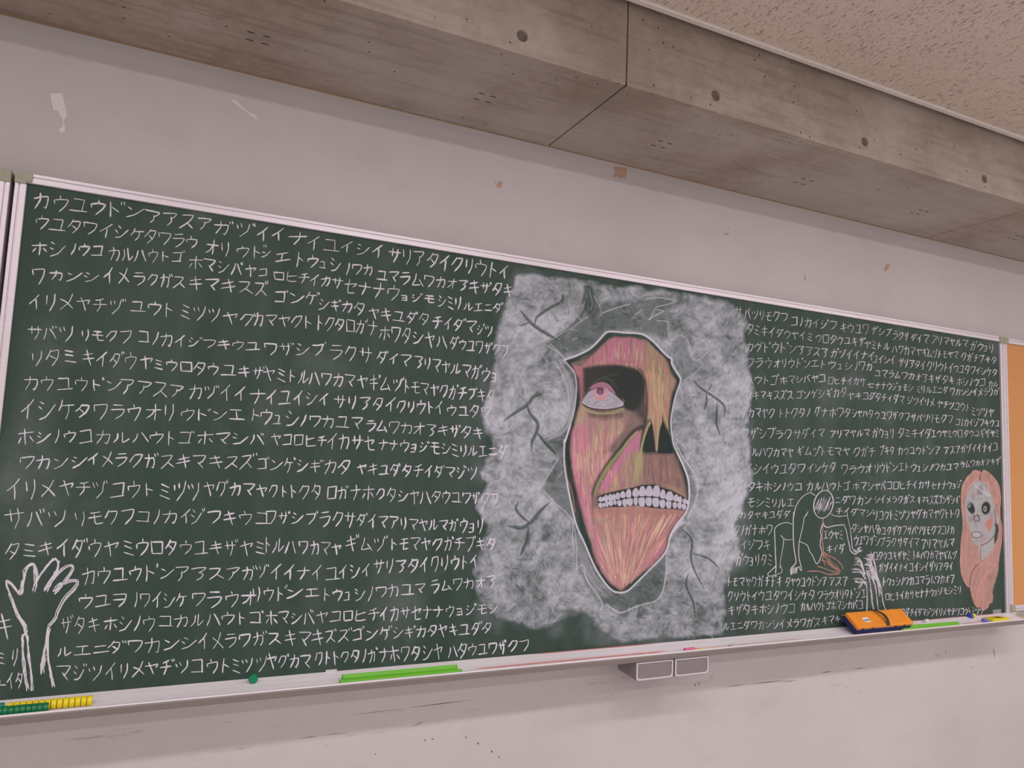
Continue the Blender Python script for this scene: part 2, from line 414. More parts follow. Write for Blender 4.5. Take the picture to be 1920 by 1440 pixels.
# pin boards on either side
M['gap'] = simple('gap_shade', lin(40, 34, 40), 0.8)
def pinboard(name, x0, x1, z0, z1, side, label):
    r = empty(name, ((x0+x1)/2, 0, z0)); off = r.location
    def ad(o): return adopt(o, r)
    ad(bx('cork_panel', (x0+RW-.004, x1-RW+.004, -0.058, -0.004, z0+0.018, z1-RW+.004), M['cork']))
    p = [(-d, z1-a) for a, d in rail_profile(RW, 0, RD)]
    ad(prism_x('frame_rail', p, x0+.018, x1-.018, M['alu']))
    p = [(-d, z0+a) for a, d in rail_profile(RW, 0, RD)]
    ad(prism_x('frame_rail', p, x0+.018, x1-.018, M['alu']))
    p = [(x0+a, -d) for a, d in rail_profile(RW, 0, RD)]
    ad(prism_z('frame_rail', p, z0+.01, z1-.018, M['alu']))
    p = [(x1-a, -d) for a, d in rail_profile(RW, 0, RD)]
    ad(prism_z('frame_rail', p, z0+.01, z1-.018, M['alu']))
    for cx, ix in ((x0, 1), (x1, -1)):
        for zt in (z1, z0+0.027):
            up = 1 if zt == z1 else -1; zz = z1 if up > 0 else z0
            ad(bm_obj('corner_cap', cap(cx-.0005*ix, cx+ix*(RW-.0005), cx+ix*.033, zz-up*(RW+.006), zz-up*(RW-.001), zz+up*.0005), M['cap']))
    tag(r, label, 'pin board'); return r
pinboard('cork_board', GX0-RW-0.0085-0.9, GX0-RW-0.0085, 0.93, GZ1+RW, 0, 'orange cork pin board left of the chalkboard, cut off by the frame')
pinboard('cork_board', GX1+RW+0.002, GX1+RW+0.902, 0.9335, GZ1+RW-.001, 0, 'orange cork pin board right of the chalkboard')
bx('gap_shade_strip', (GX0-RW-0.0080, GX0-RW-0.0006, -0.03, 0.0, 0.93, GZ1+RW-.01), M['gap'], wall)  # added dark strip painting the shade in the gap beside the left cork board

# ------------------------------------------------------------------ chalk handwriting
G = {
'ア': ['.0,.1 .9,.1 .72,.36 .5,.48', '.52,.36 .48,.7 .25,1'],
'あ': ['.0,.1 .45,.09 .93,.1 .72,.3 .48,.44 .62,.47 .72,.62 .6,.82 .33,1'],
'イ': ['.85,.0 .5,.3 .0,.62', '.5,.3 .5,.65 .48,1'], 'ウ': ['.46,.0 .49,.22', '.06,.3 .12,.55', '.08,.3 .5,.24 .92,.26 .8,.6 .45,1'],
'エ': ['.1,.15 .85,.12', '.48,.15 .47,.85', '.0,.88 1,.84'], 'オ': ['.0,.33 1,.28', '.6,.0 .6,.5 .58,1', '.58,.32 .35,.65 .05,.9'],
'カ': ['.0,.34 .5,.28 .88,.25 .86,.6 .7,.98 .6,.9', '.45,.0 .42,.45 .1,1'], 'キ': ['.08,.32 .85,.2', '.0,.62 .95,.5', '.42,.0 .52,.5 .65,1'],
'ク': ['.4,.05 .2,.35 .03,.6', '.36,.12 .88,.1 .75,.55 .35,1'], 'ケ': ['.32,.0 .2,.3 .0,.55', '.2,.3 .98,.28', '.65,.3 .6,.65 .38,1'],
'コ': ['.08,.12 .88,.1 .85,.9', '.0,.9 .95,.88'], 'サ': ['.0,.32 1,.28', '.3,.05 .32,.62', '.72,.0 .72,.5 .48,1'],
'シ': ['.15,.08 .38,.24', '.05,.38 .28,.54', '.08,.95 .5,.8 .98,.28'], 'ス': ['.08,.1 .8,.1 .55,.55 .02,.98', '.52,.58 .95,.95'],
'セ': ['.0,.45 .95,.28 .72,.55', '.38,.0 .36,.6 .42,.9 .92,.9'], 'タ': ['.42,.0 .25,.3 .0,.58', '.36,.1 .88,.1 .72,.6 .3,1', '.28,.4 .68,.68'],
'チ': ['.8,.02 .5,.12 .2,.18', '.0,.45 1,.42', '.52,.14 .52,.6 .3,1'], 'ツ': ['.04,.15 .14,.42', '.35,.1 .45,.36', '.92,.05 .8,.55 .35,1'],
'ト': ['.25,.0 .25,.5 .24,1', '.26,.38 .82,.6'], 'ナ': ['.0,.35 1,.32', '.55,.0 .54,.5 .25,1'],
'ニ': ['.12,.25 .85,.22', '.0,.8 1,.76'], 'ノ': ['.8,.0 .65,.5 .2,1'], 'ハ': ['.32,.15 .22,.55 .0,.95', '.62,.1 .78,.5 1,.95'],
'バ': ['.3,.15 .2,.55 .0,.95', '.5,.15 .68,.5 .88,.95', '.72,.0 .77,.2', '.88,.0 .93,.18'],
'ヒ': ['.12,.05 .1,.5 .12,.88 .5,.94 .95,.88', '.12,.45 .9,.3'], 'フ': ['.0,.12 .5,.1 .92,.1 .82,.55 .35,1'],
'ホ': ['.0,.3 1,.27', '.5,.0 .5,.5 .48,1', '.25,.5 .05,.85', '.72,.5 .95,.82'], 'マ': ['.0,.12 .95,.1 .7,.45 .45,.65', '.38,.52 .72,.95'],
'ミ': ['.15,.05 .85,.25', '.12,.4 .78,.58', '.05,.78 .92,1'], 'ム': ['.45,.0 .3,.4 .05,.88 .8,.8', '.62,.5 .95,1'],
'メ': ['.85,.0 .6,.5 .08,1', '.15,.3 .5,.5 .92,.9'], 'モ': ['.15,.12 .85,.1', '.0,.48 .95,.44', '.45,.12 .42,.75 .5,.92 .95,.88'],
'ヤ': ['.0,.38 .5,.3 .95,.22 .78,.5', '.32,.05 .45,.5 .58,1'], 'ユ': ['.12,.15 .75,.13 .68,.85', '.0,.88 1,.85'], 'ヨ': ['.05,.1 .85,.1 .85,.9', '.1,.5 .82,.48', '.0,.92 .9,.9'],
'ラ': ['.15,.08 .8,.06', '.0,.38 .9,.34 .75,.7 .3,1'], 'リ': ['.15,.08 .16,.6', '.78,.0 .78,.5 .45,1'], 'ル': ['.28,.15 .24,.6 .0,.95', '.55,.05 .55,.9 .98,.55'],
'ロ': ['.08,.1 .1,.9', '.08,.12 .9,.1 .86,.9', '.1,.9 .9,.86'], 'ワ': ['.05,.08 .08,.45', '.05,.1 .92,.1 .8,.55 .4,1'],
'ヲ': ['.05,.1 .92,.1 .8,.6 .4,1', '.1,.45 .85,.42'], 'ン': ['.08,.2 .38,.38', '.05,.95 .5,.75 1,.25'],
}
VO = dict(zip('ガギグゲゴザジズゼゾダヂヅデドブベボヴ', 'カキクケコサシスセソタチツテトフヘホウ'))
WID = {'ノ': .6, 'ト': .75, 'リ': .8, 'ン': 1.05, 'シ': 1.05, 'ホ': 1.1, 'ユ': 1.1, 'ョ': .8, 'ュ': .8, 'イ': .9, 'ニ': .9, 'ミ': .8}
def glyph(ch):
    sc_, dk = 1.0, False
    if ch == 'ュ': ch, sc_ = 'ユ', .72
    if ch == 'ョ': ch, sc_ = 'ヨ', .72
    if ch in VO: ch, dk = VO[ch], True
    out = []
    for s in G[ch]:
        p = np.array([[float(t) for t in q.split(',')] for q in s.split()])
        if dk: p[:, 0] *= .82
        p = p*sc_ + (0, (1-sc_))
        out.append(p)
    if dk: out += [np.array([[.82, -.04], [.87, .16]]), np.array([[.96, -.08], [1.01, .12]])]
    return out
CROP = {'A': (0, 280, .25), 'B': (480, 400, .25), 'C': (0, 600, .25), 'D': (480, 600, .25), 'E': (0, 900, .25), 'F': (480, 900, .25), 'G': (0, 1080, .25), 'H': (480, 1080, .25),
        'I': (1360, 560, 280/1920), 'J': (1620, 600, 280/1920), 'K': (1360, 760, 280/1920), 'M': (1640, 780, 280/1920), 'N': (1350, 960, .15625), 'O': (1620, 960, .15625)}
ROWS = """L A カウユウドン 255 1070 380 475 110;A アアスア 1090 1590 495 565 110;A ガヅ 1610 1910 580 615 105;B イイ 10 225 150 160 100;B ナ 250 380 190 190 105;B イユイシイ 395 960 215 290 95;B サリアタイクリウトイ 995 1900 305 445 115
L A ウユタワイシケ 265 1080 545 645 105;A タワラウ 1090 1480 650 700 100;A オリ 1545 1730 730 755 115;A ウド 1775 1990 765 775 100;B ン 40 110 305 300 55;B エ 145 260 325 325 70;B トウュシ 300 640 345 395 100;B ノワカ 665 880 410 430 85;B ユマラムワカオあキザタキ 905 1930 460 585 90
L A ホシ 240 495 740 750 110;A ノウコ 525 775 745 765 95;A カルハウトゴ 815 1380 780 810 95;A ホマシバヤ 1415 1920 845 915 100;B コ 20 85 445 445 60;B ロヒチ 130 400 465 490 75;B イカサ 410 650 495 525 85;B セナナウ 665 1080 540 605 110;B ョジモ 1090 1340 625 645 60;B シミリ 1365 1540 655 680 90;B ルエニダ 1560 1850 695 715 75
L A ワ 250 340 955 955 120;A カンシ 375 750 940 960 80;A イメ 780 970 945 945 110;A ラクガス 1000 1390 965 1000 95;A キマキスズ 1420 2015 1000 1050 100;B ゴンゲ 140 475 625 640 100;B シギカタ 470 815 675 720 90;B ヤキユダタ 850 1300 745 800 95;B チイダマ 1325 1650 815 855 100;B ジツ 1660 1770 870 885 85
L A イリメ 220 560 1145 1145 120;A ヤチヅ 575 930 1150 1185 110;A ユウト 980 1310 1175 1205 100;A ミツツ 1360 1650 1215 1245 110;A ヤグ 1670 1925 1260 1280 100;B カマヤクト -20 425 790 820 100;B トクタロガナ 455 910 820 865 100;B ホワタシヤハ 925 1430 890 965 110;B ダウユワザクフ 1460 1890 970 1035 90
L C サバツ 205 555 95 100 110;C リモクフ 610 985 115 125 95;C コノカイ 1035 1400 120 160 105;C ジフキウユ 1415 1950 165 200 75;D ワザシブ 65 520 215 225 90;D ラクサ 550 870 235 270 120;D ダイマ 910 1160 280 305 95;D あリマヤルマガウョ 1190 1815 310 425 100
L C リタミ 230 570 290 265 110;C キイダウヤ 620 1140 280 320 105;C ミウロタウユキザ 1155 1990 330 400 90;D ヤミトル 55 400 400 430 110;D ハワカマヤギムヅ 400 1105 430 490 100;D トモマヤクガチブキタ 1110 1790 495 580 95
L C カウユウドン 180 910 470 490 100;C アアスア 900 1380 490 535 110;C カヅイイ 1420 1850 535 555 110;C ナ 1875 1990 570 570 110;D イユイシイ 80 555 575 595 105;D サリあタイ 590 1050 610 640 105;D クリウトイ 1055 1410 645 660 100;D ウユタワ 1430 1760 680 690 90
L C イシケ 160 560 670 670 150;C タワラウ 565 1065 680 695 120;C オリ 1100 1320 690 700 130;C ウドンエ 1350 1830 710 710 95;C ト 1880 1960 715 715 90;D ウュシ 30 320 720 745 110;D ノワカユマ 330 800 750 775 100;D ラムワカオあキザタキ 825 1705 790 850 95
L C ホシノウコ 135 695 880 870 110;C カルハ 715 1115 880 880 95;C ウトゴ 1120 1450 885 885 100;C ホマシバ 1485 1990 885 895 105;D ヤコロヒチ 115 530 890 910 90;D イカサセ 540 890 905 930 105;D ナナウョジモシ 920 1460 935 965 90;D ミリルエニダ 1465 1885 975 990 90
L C ワカンシ 145 650 1070 1060 100;C イメラクガ 660 1185 1040 1060 105;C スキマキスズ 1200 1915 1060 1065 110;D ゴンゲシギカタ 10 705 1080 1105 100;D ヤキユダタチイダマジツ 760 1660 1115 1150 95
L C イリメ 55 425 1270 1265 140;C ヤチヅ 450 800 1255 1275 120;C コウト 830 1160 1275 1270 110;C ミツツ 1200 1500 1285 1285 140;C ヤグカマ 1530 1910 1265 1270 110;F ヤクトトクタ 5 490 80 90 105;F ロガナホ 530 885 95 95 105;F クタシヤハ 900 1305 105 130 100;F タウユワザクフ 1320 1815 120 145 95
L E サバツ 40 495 290 290 140;E リモクフ 560 1010 290 270 120;E コノカイ 1025 1440 275 275 100;E ジフキウユ 1430 2030 275 290 110;F ワザシブ 75 460 280 290 100;F ラクサ 480 745 290 300 115;F ダイマア 760 1070 300 320 95;F リマヤルマガウョリ 1085 1710 330 345 100
L E タミキ 40 400 540 510 120;E イダウヤ 430 885 510 515 130;E ミウロタウユキザヤミ 925 1990 505 510 115;F トルハ 60 300 485 500 120;F ワカマヤ 320 640 500 520 100;F ギムヅ 675 975 480 480 110;F トモマヤクガチブキタ 1010 1800 480 480 100
L E カウユウドン 615 1310 720 690 115;E アあスアガ 1315 1920 700 700 110;F ヅ 0 95 685 685 90;F イイナイユ 115 625 690 705 110;F イシイ 625 860 690 675 105;F サリあタ 880 1220 650 640 105;F イクリウトイ 1230 1670 640 605 105
L E ウユヲ 585 955 910 900 110;E ノワイシケ 995 1400 900 900 115;E ワラウオ 1435 1920 895 890 115;F リウド -30 230 860 850 105;F ンエ 230 475 845 845 90;F トウュシノ 500 885 860 850 105;F ワカユマ 900 1270 840 810 85;F ラムワカオあ 1310 1805 800 760 90
L E ザタキ 460 745 1090 1085 120;E ホシノウ 780 1170 1080 1075 110;E コカルハ 1190 1650 1060 1040 100;E ウトゴ 1660 1980 1040 1030 105;F ホマシバ 70 440 1035 1030 105;F ヤコロヒチ 455 925 1030 1005 95;F イカサセナナ 930 1405 1005 985 105;F ウョジモシ 1420 1820 985 960 85
L E ルエニ 425 815 1290 1265 80;E ダワカンシ 815 1480 1255 1220 100;E イメラワ 1490 1880 1210 1200 110;F ガス -20 190 1195 1185 105;F キマキ 215 510 1190 1180 115;F ズズゴンゲ 520 1020 1175 1145 95;F シギカタ 1030 1360 1145 1130 95;F ヤキユダタ 1365 1770 1130 1110 95
L G マジツ 430 770 730 725 120;G イリメ 790 1085 720 695 125;G ヤヂツコウト 1090 1730 690 670 110;G ミツ 1740 1905 675 660 110;H ツ 0 80 660 660 110;H ヤグカマ 85 415 640 640 110;H クトトクタ 440 780 620 600 100;H ノガナ 790 1000 600 590 110;H ホワタシヤ 1000 1400 590 565 110;H ハタウユワザ 1440 1880 565 535 100;H クフ 1890 2050 525 515 80
L E キ -30 95 1100 1100 170
L E ミ -60 45 1330 1330 90;E リ 85 135 1330 1330 140
L G ナ -60 40 840 840 110;G イダ 50 185 785 780 120
R I サ 120 215 170 170 135;I バツリ 245 505 195 215 125;I モクフ 510 800 220 240 120;I コノカイジフ 840 1430 285 345 120;I キウユワ 1480 1845 370 400 130;J ザシブ 95 350 130 165 110;J ラクサ 370 575 190 215 110;J ダイマ 605 830 225 250 110;J アリマヤルマ 870 1340 250 305 105;J ガウョリ 1370 1665 330 370 110
R I タミキ 275 545 385 425 140;I イダウヤイミ 560 1125 430 495 125;I ウロタウユキザ 1160 1790 505 560 120;J ヤミトル 0 330 310 345 100;J ハワカマヤギ 360 820 370 420 110;J ムヅトモヤマ 815 1210 430 450 100;J クガチブキタ 1250 1700 470 520 100
R I カヴドウドン 260 920 620 640 130;I ああスあ 930 1320 650 700 115;I ガヅイイナイ 1360 1920 700 740 115;J ユイシイ 110 400 500 520 105;J サリあタイ 445 790 540 590 115;J クリウトイ 810 1150 590 620 120;J ウユタワイシケタ 1155 1710 620 680 105
R I ワラウ 270 600 820 830 130;I オリウドン 630 1100 830 830 130;I エトウュシ 1100 1640 830 870 110;I ノワカ 1660 1890 865 880 120;J ユマラムワカ 140 650 680 725 100;J オあキザタキ 665 1160 735 780 105;J ホシノウコ 1190 1560 790 800 105;J カル 1600 1720 825 825 85
R I ハウトゴ 255 680 1045 1050 120;I ホマシバヤコ 705 1290 1050 1020 110;I ロヒチイカサ 1320 1800 1050 1070 110;I セ 1820 1910 1110 1110 85;J ナナウジョモシ 145 635 845 870 90;J ミリルエニダ 675 1080 890 905 100;J ワカンシイメラクガ 1105 1730 925 925 100
R I スキマキスズス 275 870 1240 1240 115;I ゴンゲシギカタ 910 1560 1240 1200 115;I ヤキユ 1570 1860 1250 1250 100;J ダタチイダマ 70 520 980 1030 105;J ジツイリメ 560 910 1035 1060 110;J ヤチツコウト 935 1360 1075 1130 105;J ミツツヤ 1380 1665 1170 1190 115
R K ダカマヤク 200 635 95 100 130;K トトクタノ 690 1095 100 95 130;K グナホワタ 1145 1610 85 95 130;K シヤハタ 1630 1905 100 110 105;J ウユワザクフ 140 590 1220 1240 105;J サバツリモクフ 600 1145 1255 1275 105;J コノカイジフキウユ 1180 1745 1310 1330 95
R K フザシブ 205 640 365 360 130;K ラクサダイマ 650 1280 375 355 120;K アリマヤルマ 1345 1860 370 350 105;M ガウョリ -30 250 220 225 125;M タミキイダ 300 730 215 225 115;M エウヤミウロ 730 1130 225 225 100;M タウユギザヤミ 1150 1600 225 225 100
R K トルハワカマヤ 275 875 600 605 120;K ギムヅトモマヤ 920 1600 590 590 120;K クガチ 1645 1930 600 600 120;M ブキタ 65 250 445 445 110;M カウユウドンア 300 840 450 440 110;M アスアガヅイイナイコ 890 1580 445 395 105
R K イシイウユタワ 260 1030 820 810 130;K イシケタ 1060 1420 810 800 120;K ワラウオ 1490 1890 830 810 120;M リウドンエト 0 445 670 655 120;M ウュシノワカユマ 460 1080 665 655 105;M ラムワカオアキザ 1100 1615 625 580 85
R K タキホシノウコ 290 985 1045 1045 120;K カルハウトゴ 1050 1600 1040 1040 120;K ホマシ 1640 1910 1040 1040 110;M ヤバコロヒチイカサ 0 710 900 880 110;M セナナウョジ 730 1115 900 880 105
R K モシミリルエ 285 890 1250 1250 120;K ニダワカン 1410 1880 1220 1220 110;M シイメラクガス 0 515 1075 1075 100;M キマキスズゴンゲシギ 545 1090 1080 1080 105
R N カタヤキユダダ 235 840 40 30 90;K チイダマジ 1420 1900 1360 1390 95;M ツコウトミツツヤグカマヤクトトク -20 1095 1280 1250 120
R N タノガナホワ 165 630 225 215 125;N タシヤハタ 1575 1920 200 200 105;O ウユクザクフサバツリモクフコノカ 150 1085 225 215 110
R N イジフキ 255 605 395 390 120;N エウヤミ 1240 1480 275 275 100;N ウエワザシ 1605 1920 340 345 115;O ブラクサダイマ 190 660 360 365 110;O アリマヤルマ 690 1085 385 370 110
R N ガウョリタミ 195 630 575 575 130;N キイダ 1275 1500 445 440 100;O ウロタウユキザヤミ 60 555 530 520 105;O トルハワカマヤギムヅ 590 1110 515 520 105
R N トモマヤクガチヂキ 90 745 840 830 120;N タヤウユウドンア 785 1280 840 830 110;N アスア 1310 1535 830 830 110;O ガヅイイナイユイシイザリアタイ 180 1070 670 650 105
R N クリウトイウユタワイシケタ 90 1140 1010 995 120;N ワラウオリタドンエ 1170 1755 1000 975 110;O トウュシノワカユマラムワカオア 225 1090 840 800 105
R N キザタキホシノウコ 95 900 1180 1150 125;N カルハウトゴホマシカバコ 970 1715 1140 1110 105;O ロヒチイカサセナナウョジモシミリ 255 1165 1020 930 95
R N ルエニダワカンシイメラワガス 40 1205 1375 1320 100;N キマキズズゴ 1225 1690 1305 1260 90;O ザヤコタダチイダマジツイリメヤチツコウトミツツ 290 1430 1210 1190 95"""

class Ribbons:
    """chalk strokes as thin raised ribbons lying on the board"""
    def __init__(s, y): s.v = []; s.f = []; s.m = []; s.y = y; s.d = []; s.n = 0
    def add(s, pts, wd, taper=True, mat=0, jit=0.18, step=2.6):
        p = np.asarray(pts, float)
        d = np.r_[0, np.cumsum(np.hypot(*np.diff(p, axis=0).T))]
        if d[-1] < 0.6: return
        n = max(3, int(d[-1]/step)+1); t = np.unique(np.r_[np.linspace(0, d[-1], n), d])
        q = np.c_[np.interp(t, d, p[:, 0]), np.interp(t, d, p[:, 1])]
        tg = np.gradient(q, axis=0); l = np.hypot(*tg.T); tg /= np.maximum(l, 1e-6)[:, None]
        nm = np.c_[-tg[:, 1], tg[:, 0]]
        u = t/d[-1]
        ww = wd*(0.86+0.22*np.sin(u*3.0+rng.uniform(0, 6)))
        if taper: ww = ww*np.clip(np.minimum(u*d[-1]/wd+0.45, (1-u)*d[-1]/wd*0.6+0.40), 0.2, 1)
        a = q+nm*(ww/2)[:, None]*(1+rng.uniform(-jit, jit, len(q)))[:, None]
        b = q-nm*(ww/2)[:, None]*(1+rng.uniform(-jit, jit, len(q)))[:, None]
        cut = wd*0.28 if taper else 0
        q0 = q[0]-tg[0]*cut; q1 = q[-1]+tg[-1]*cut
        base = len(s.v); allp = np.empty((2*len(q)+2, 2)); allp[0:2*len(q):2] = a; allp[1:2*len(q):2] = b; allp[-2] = q0; allp[-1] = q1
        s.v.extend(allp.tolist()); k = len(q); s.n += 1; s.d.extend([s.n % 170]*len(allp))
        fs = [(base, base+1, base+2*k)] + [(base+2*i, base+2*i+2, base+2*i+3, base+2*i+1) for i in range(k-1)] + [(base+2*k-2, base+2*k+1, base+2*k-1)]
        s.f.extend(fs); s.m.extend([mat]*len(fs))
    def build(s, name, mats, parent):
        a = np.array(s.v); w3 = on_plane(a[:, 0], a[:, 1], s.y-np.array(s.d)*6e-6)
        off = np.array(parent.location)
        o = mesh_obj(name, w3-off, s.f, mats, parent, midx=s.m)
        bm = bmesh.new(); bm.from_mesh(o.data)
        bm.normal_update()
        flip = [f for f in bm.faces if f.normal.y > 0]
        bmesh.ops.reverse_faces(bm, faces=flip); bm.to_mesh(o.data); bm.free()
        return o
def smooth_curve(pts, n=6):
    p = np.asarray(pts, float)
    if len(p) < 3: return p
    e = np.vstack([2*p[0]-p[1], p, 2*p[-1]-p[-2]]); out = []
    for i in range(1, len(e)-2):
        for t in np.linspace(0, 1, n, endpoint=False):
            a, b, c, d = e[i-1], e[i], e[i+1], e[i+2]
            out.append(0.5*((2*b)+(c-a)*t+(2*a-5*b+4*c-d)*t*t+(3*b-a-3*c+d)*t**3))
    out.append(p[-1]); return np.array(out)
for row in ROWS.split('\n'):
    side, segs = row[0], row[2:].split(';')
    rb = Ribbons(YF-0.0006)
    for sg in segs:
        c, txt, x0, x1, y0, y1, h = sg.split()
        ox, oy, k = CROP[c]
        p0 = np.array([ox+float(x0)*k, oy+float(y0)*k]); p1 = np.array([ox+float(x1)*k, oy+float(y1)*k]); h = float(h)*k
        ws = [WID.get(ch, 1.0)*random.uniform(.93, 1.07) for ch in txt]; gap = 0.16; tot = sum(ws)+gap*(len(ws)-1)
        x = 0; ex = p1-p0; L = np.hypot(*ex); ex = ex/L
        ey = np.array([-ex[1]*0.55, 1.0])
        tilt = 0.03 if side == 'L' else 0.06
        for ch, wq in zip(txt, ws):
            cw = wq/tot*L; hh = h*random.uniform(.86, 1.12); sl = random.uniform(-.16, .08)+tilt; rt = random.uniform(-.13, .06)
            org = p0+ex*(x/tot*L); x += wq+gap
            cc = org+ex*cw/2
            wd = random.uniform(2.0, 3.0) if side == 'L' else random.uniform(1.35, 1.9)
            for s_ in glyph(ch):
                q = s_+np.array([random.uniform(-.035, .035), random.uniform(-.035, .035)])+rng.uniform(-.03, .03, s_.shape)
                q = q-.5
                X = q[:, 0]*cw*1.03-q[:, 1]*hh*sl; Y = q[:, 1]*hh+q[:, 0]*cw*rt
                pp = cc+X[:, None]*ex+Y[:, None]*ey
                if len(pp) > 2 and not ch in 'コロユエヨ': 
                    # soften long bends a little, keep corners
                    mid = smooth_curve(pp, 4); pp = mid*0.5+np.c_[np.interp(np.linspace(0, 1, len(mid)), np.linspace(0, 1, len(pp)), pp[:, 0]), np.interp(np.linspace(0, 1, len(mid)), np.linspace(0, 1, len(pp)), pp[:, 1])]*0.5
                rb.add(pp, wd*random.uniform(.85, 1.12))
    rb.build('chalk_writing', M['chalk'] if side == 'L' else M['chalk2'], cb)['kind'] = 'stuff'

def cpts(c, s):
    ox, oy, k = CROP[c]; return [(ox+float(a.split(',')[0])*k, oy+float(a.split(',')[1])*k) for a in s.split()]
# raised hand, lower left
rb = Ribbons(YF-0.0006)
hand = cpts('E', '190,1110 130,1020 82,900 62,850 40,790 48,762 88,790 150,860 168,780 190,680 235,628 262,665 272,745 248,832 285,750 335,670 400,598 438,615 418,690 370,765 332,830 405,740 480,662 545,650 540,690 480,775 412,850 450,792 540,757 590,768 560,820 492,890 442,980 420,1040 368,1100')
def scribble(rb, pts, n, spread, wd, sm=4, mat=0):
    c = smooth_curve(pts, sm)
    for k in range(n):
        off = np.cumsum(rng.normal(0, 1, c.shape), axis=0); off -= off.mean(0)
        off = off/np.maximum(np.abs(off).max(), 1e-3)*spread+rng.uniform(-spread*.4, spread*.4, 2)
        rb.add(c+off, wd*random.uniform(.8, 1.15), mat=mat)
scribble(rb, hand, 4, 3.4, 1.9)
for i0, i1 in ((9, 14), (15, 21), (0, 4), (7, 10)): scribble(rb, hand[i0:i1], 3, 3.6, 1.9)
for s_, n_, sp in (('185,1110 200,1150 178,1160 172,1220 175,1320 190,1450 208,1570', 3, 1.6), ('195,1130 208,1200 218,1320 235,1450 245,1580', 3, 1.5), ('365,1105 350,1180 325,1320 318,1390 318,1455', 3, 1.2),
                ('362,1110 352,1200 360,1330 380,1450 397,1555', 3, 1.5), ('340,1300 322,1400 345,1340', 2, 1.2)):
    scribble(rb, cpts('E', s_), n_+1, sp*1.9, 2.2)
rb.build('chalk_drawing', M['chalk'], cb)['label'] = 'white chalk outline of a raised open hand at lower left'

# crouching figure with salmon hair, right of the face
rb = Ribbons(YF-0.0008)
LW = 1.75
for c, s_ in (('K', '1160,1165 1120,1135 1080,1125 1000,1170 930,1255 892,1350 880,1435'), ('N', '885,0 880,100 876,200 880,330 890,450 912,590 895,630 850,680'),
    ('K', '1065,1355 1050,1400 1018,1438'), ('N', '1050,5 1010,70 995,160 955,330 945,400 943,520 958,600 970,640 978,700 960,690 955,655 925,668'),
    ('N', '872,150 820,128 770,130 705,152 658,198 655,260 662,400 665,520 672,640 665,740'), ('N', '725,278 745,300 765,322 820,337 875,327'),
    ('N', '762,325 758,400 742,500 722,600 718,680'), ('N', '722,640 742,690 738,728 690,745 600,770 572,750 580,735 625,690 672,645'),
    ('N', '950,350 990,368 1040,390 1062,425 1075,470 1110,520 1140,590 1165,625 1195,580 1222,500 1222,470 1200,400 1205,340 1215,280 1205,240 1228,140'),
    ('N', '1232,120 1250,160 1290,182 1380,162 1495,155'), ('N', '1490,160 1515,230 1535,330 1552,400 1562,455 1590,490 1635,510'),
    ('N', '1330,20 1365,42 1430,52 1515,45 1535,75 1555,160 1578,310 1590,430 1610,460'),
    ('N', '1600,470 1640,440 1670,395 1650,430 1625,450 1690,425 1650,462 1705,458 1660,478 1620,480 1640,465'), ('N', '1562,455 1600,500 1640,500 1660,480')):
    scribble(rb, cpts(c, s_), 2 if len(s_) > 40 else 1, 0.35, LW*.9)
# fingers on the ground
for k, x in enumerate((846, 862, 880, 898, 915)): scribble(rb, cpts('N', f'{x+14},{665} {x+4},{700} {x+2},{735-k*4} {x+8},{758-k*8}'), 2, .8, 1.7)
# head
cx, cy = 1544, 945.5
for k in range(5):
    t = np.linspace(0, 2*math.pi, 26)+rng.uniform(0, 6); a, b = 17.5+rng.uniform(-1, 1.6), 26+rng.uniform(-1.5, 1.5)
    X = a*np.cos(t); Y = b*np.sin(t); th = 0.16
    rb.add(np.c_[cx+X*math.cos(th)-Y*math.sin(th)*-1*-1, cy+X*math.sin(th)*.6+Y], 1.2, taper=False)
for k in range(13):
    x = cx-14+k*2.3; hgt = 21*math.sqrt(max(0.05, 1-((x-cx)/17)**2))
    rb.add([(x+4, cy-hgt*random.uniform(.3, .95)+2), (x-3, cy+hgt*random.uniform(.3, .95))], random.uniform(.8, 1.7), mat=0)
for s_ in ('1235,75 1228,200 1225,300 1232,400 1245,480', '1245,480 1300,520 1370,555 1430,600 1468,650 1472,690', '1240,500 1300,600 1380,660 1450,712', '1205,575 1260,590 1330,650 1430,722', '1165,650 1230,665 1300,695 1430,732',
           '1045,710 1120,706 1190,712 1240,730 1290,745 1370,745 1440,735', '1235,555 1250,610 1262,650', '1250,480 1330,590 1400,650 1450,722', '1232,480 1240,520 1300,590 1400,690', '1232,350 1240,450 1228,560'):
    scribble(rb, cpts('N', s_), 2, .8, 1.1, mat=1)
o = rb.build('chalk_drawing', [M['chalk2'], M['salmon']], cb); o['label'] = 'white chalk outline of a crouching figure with salmon hair'
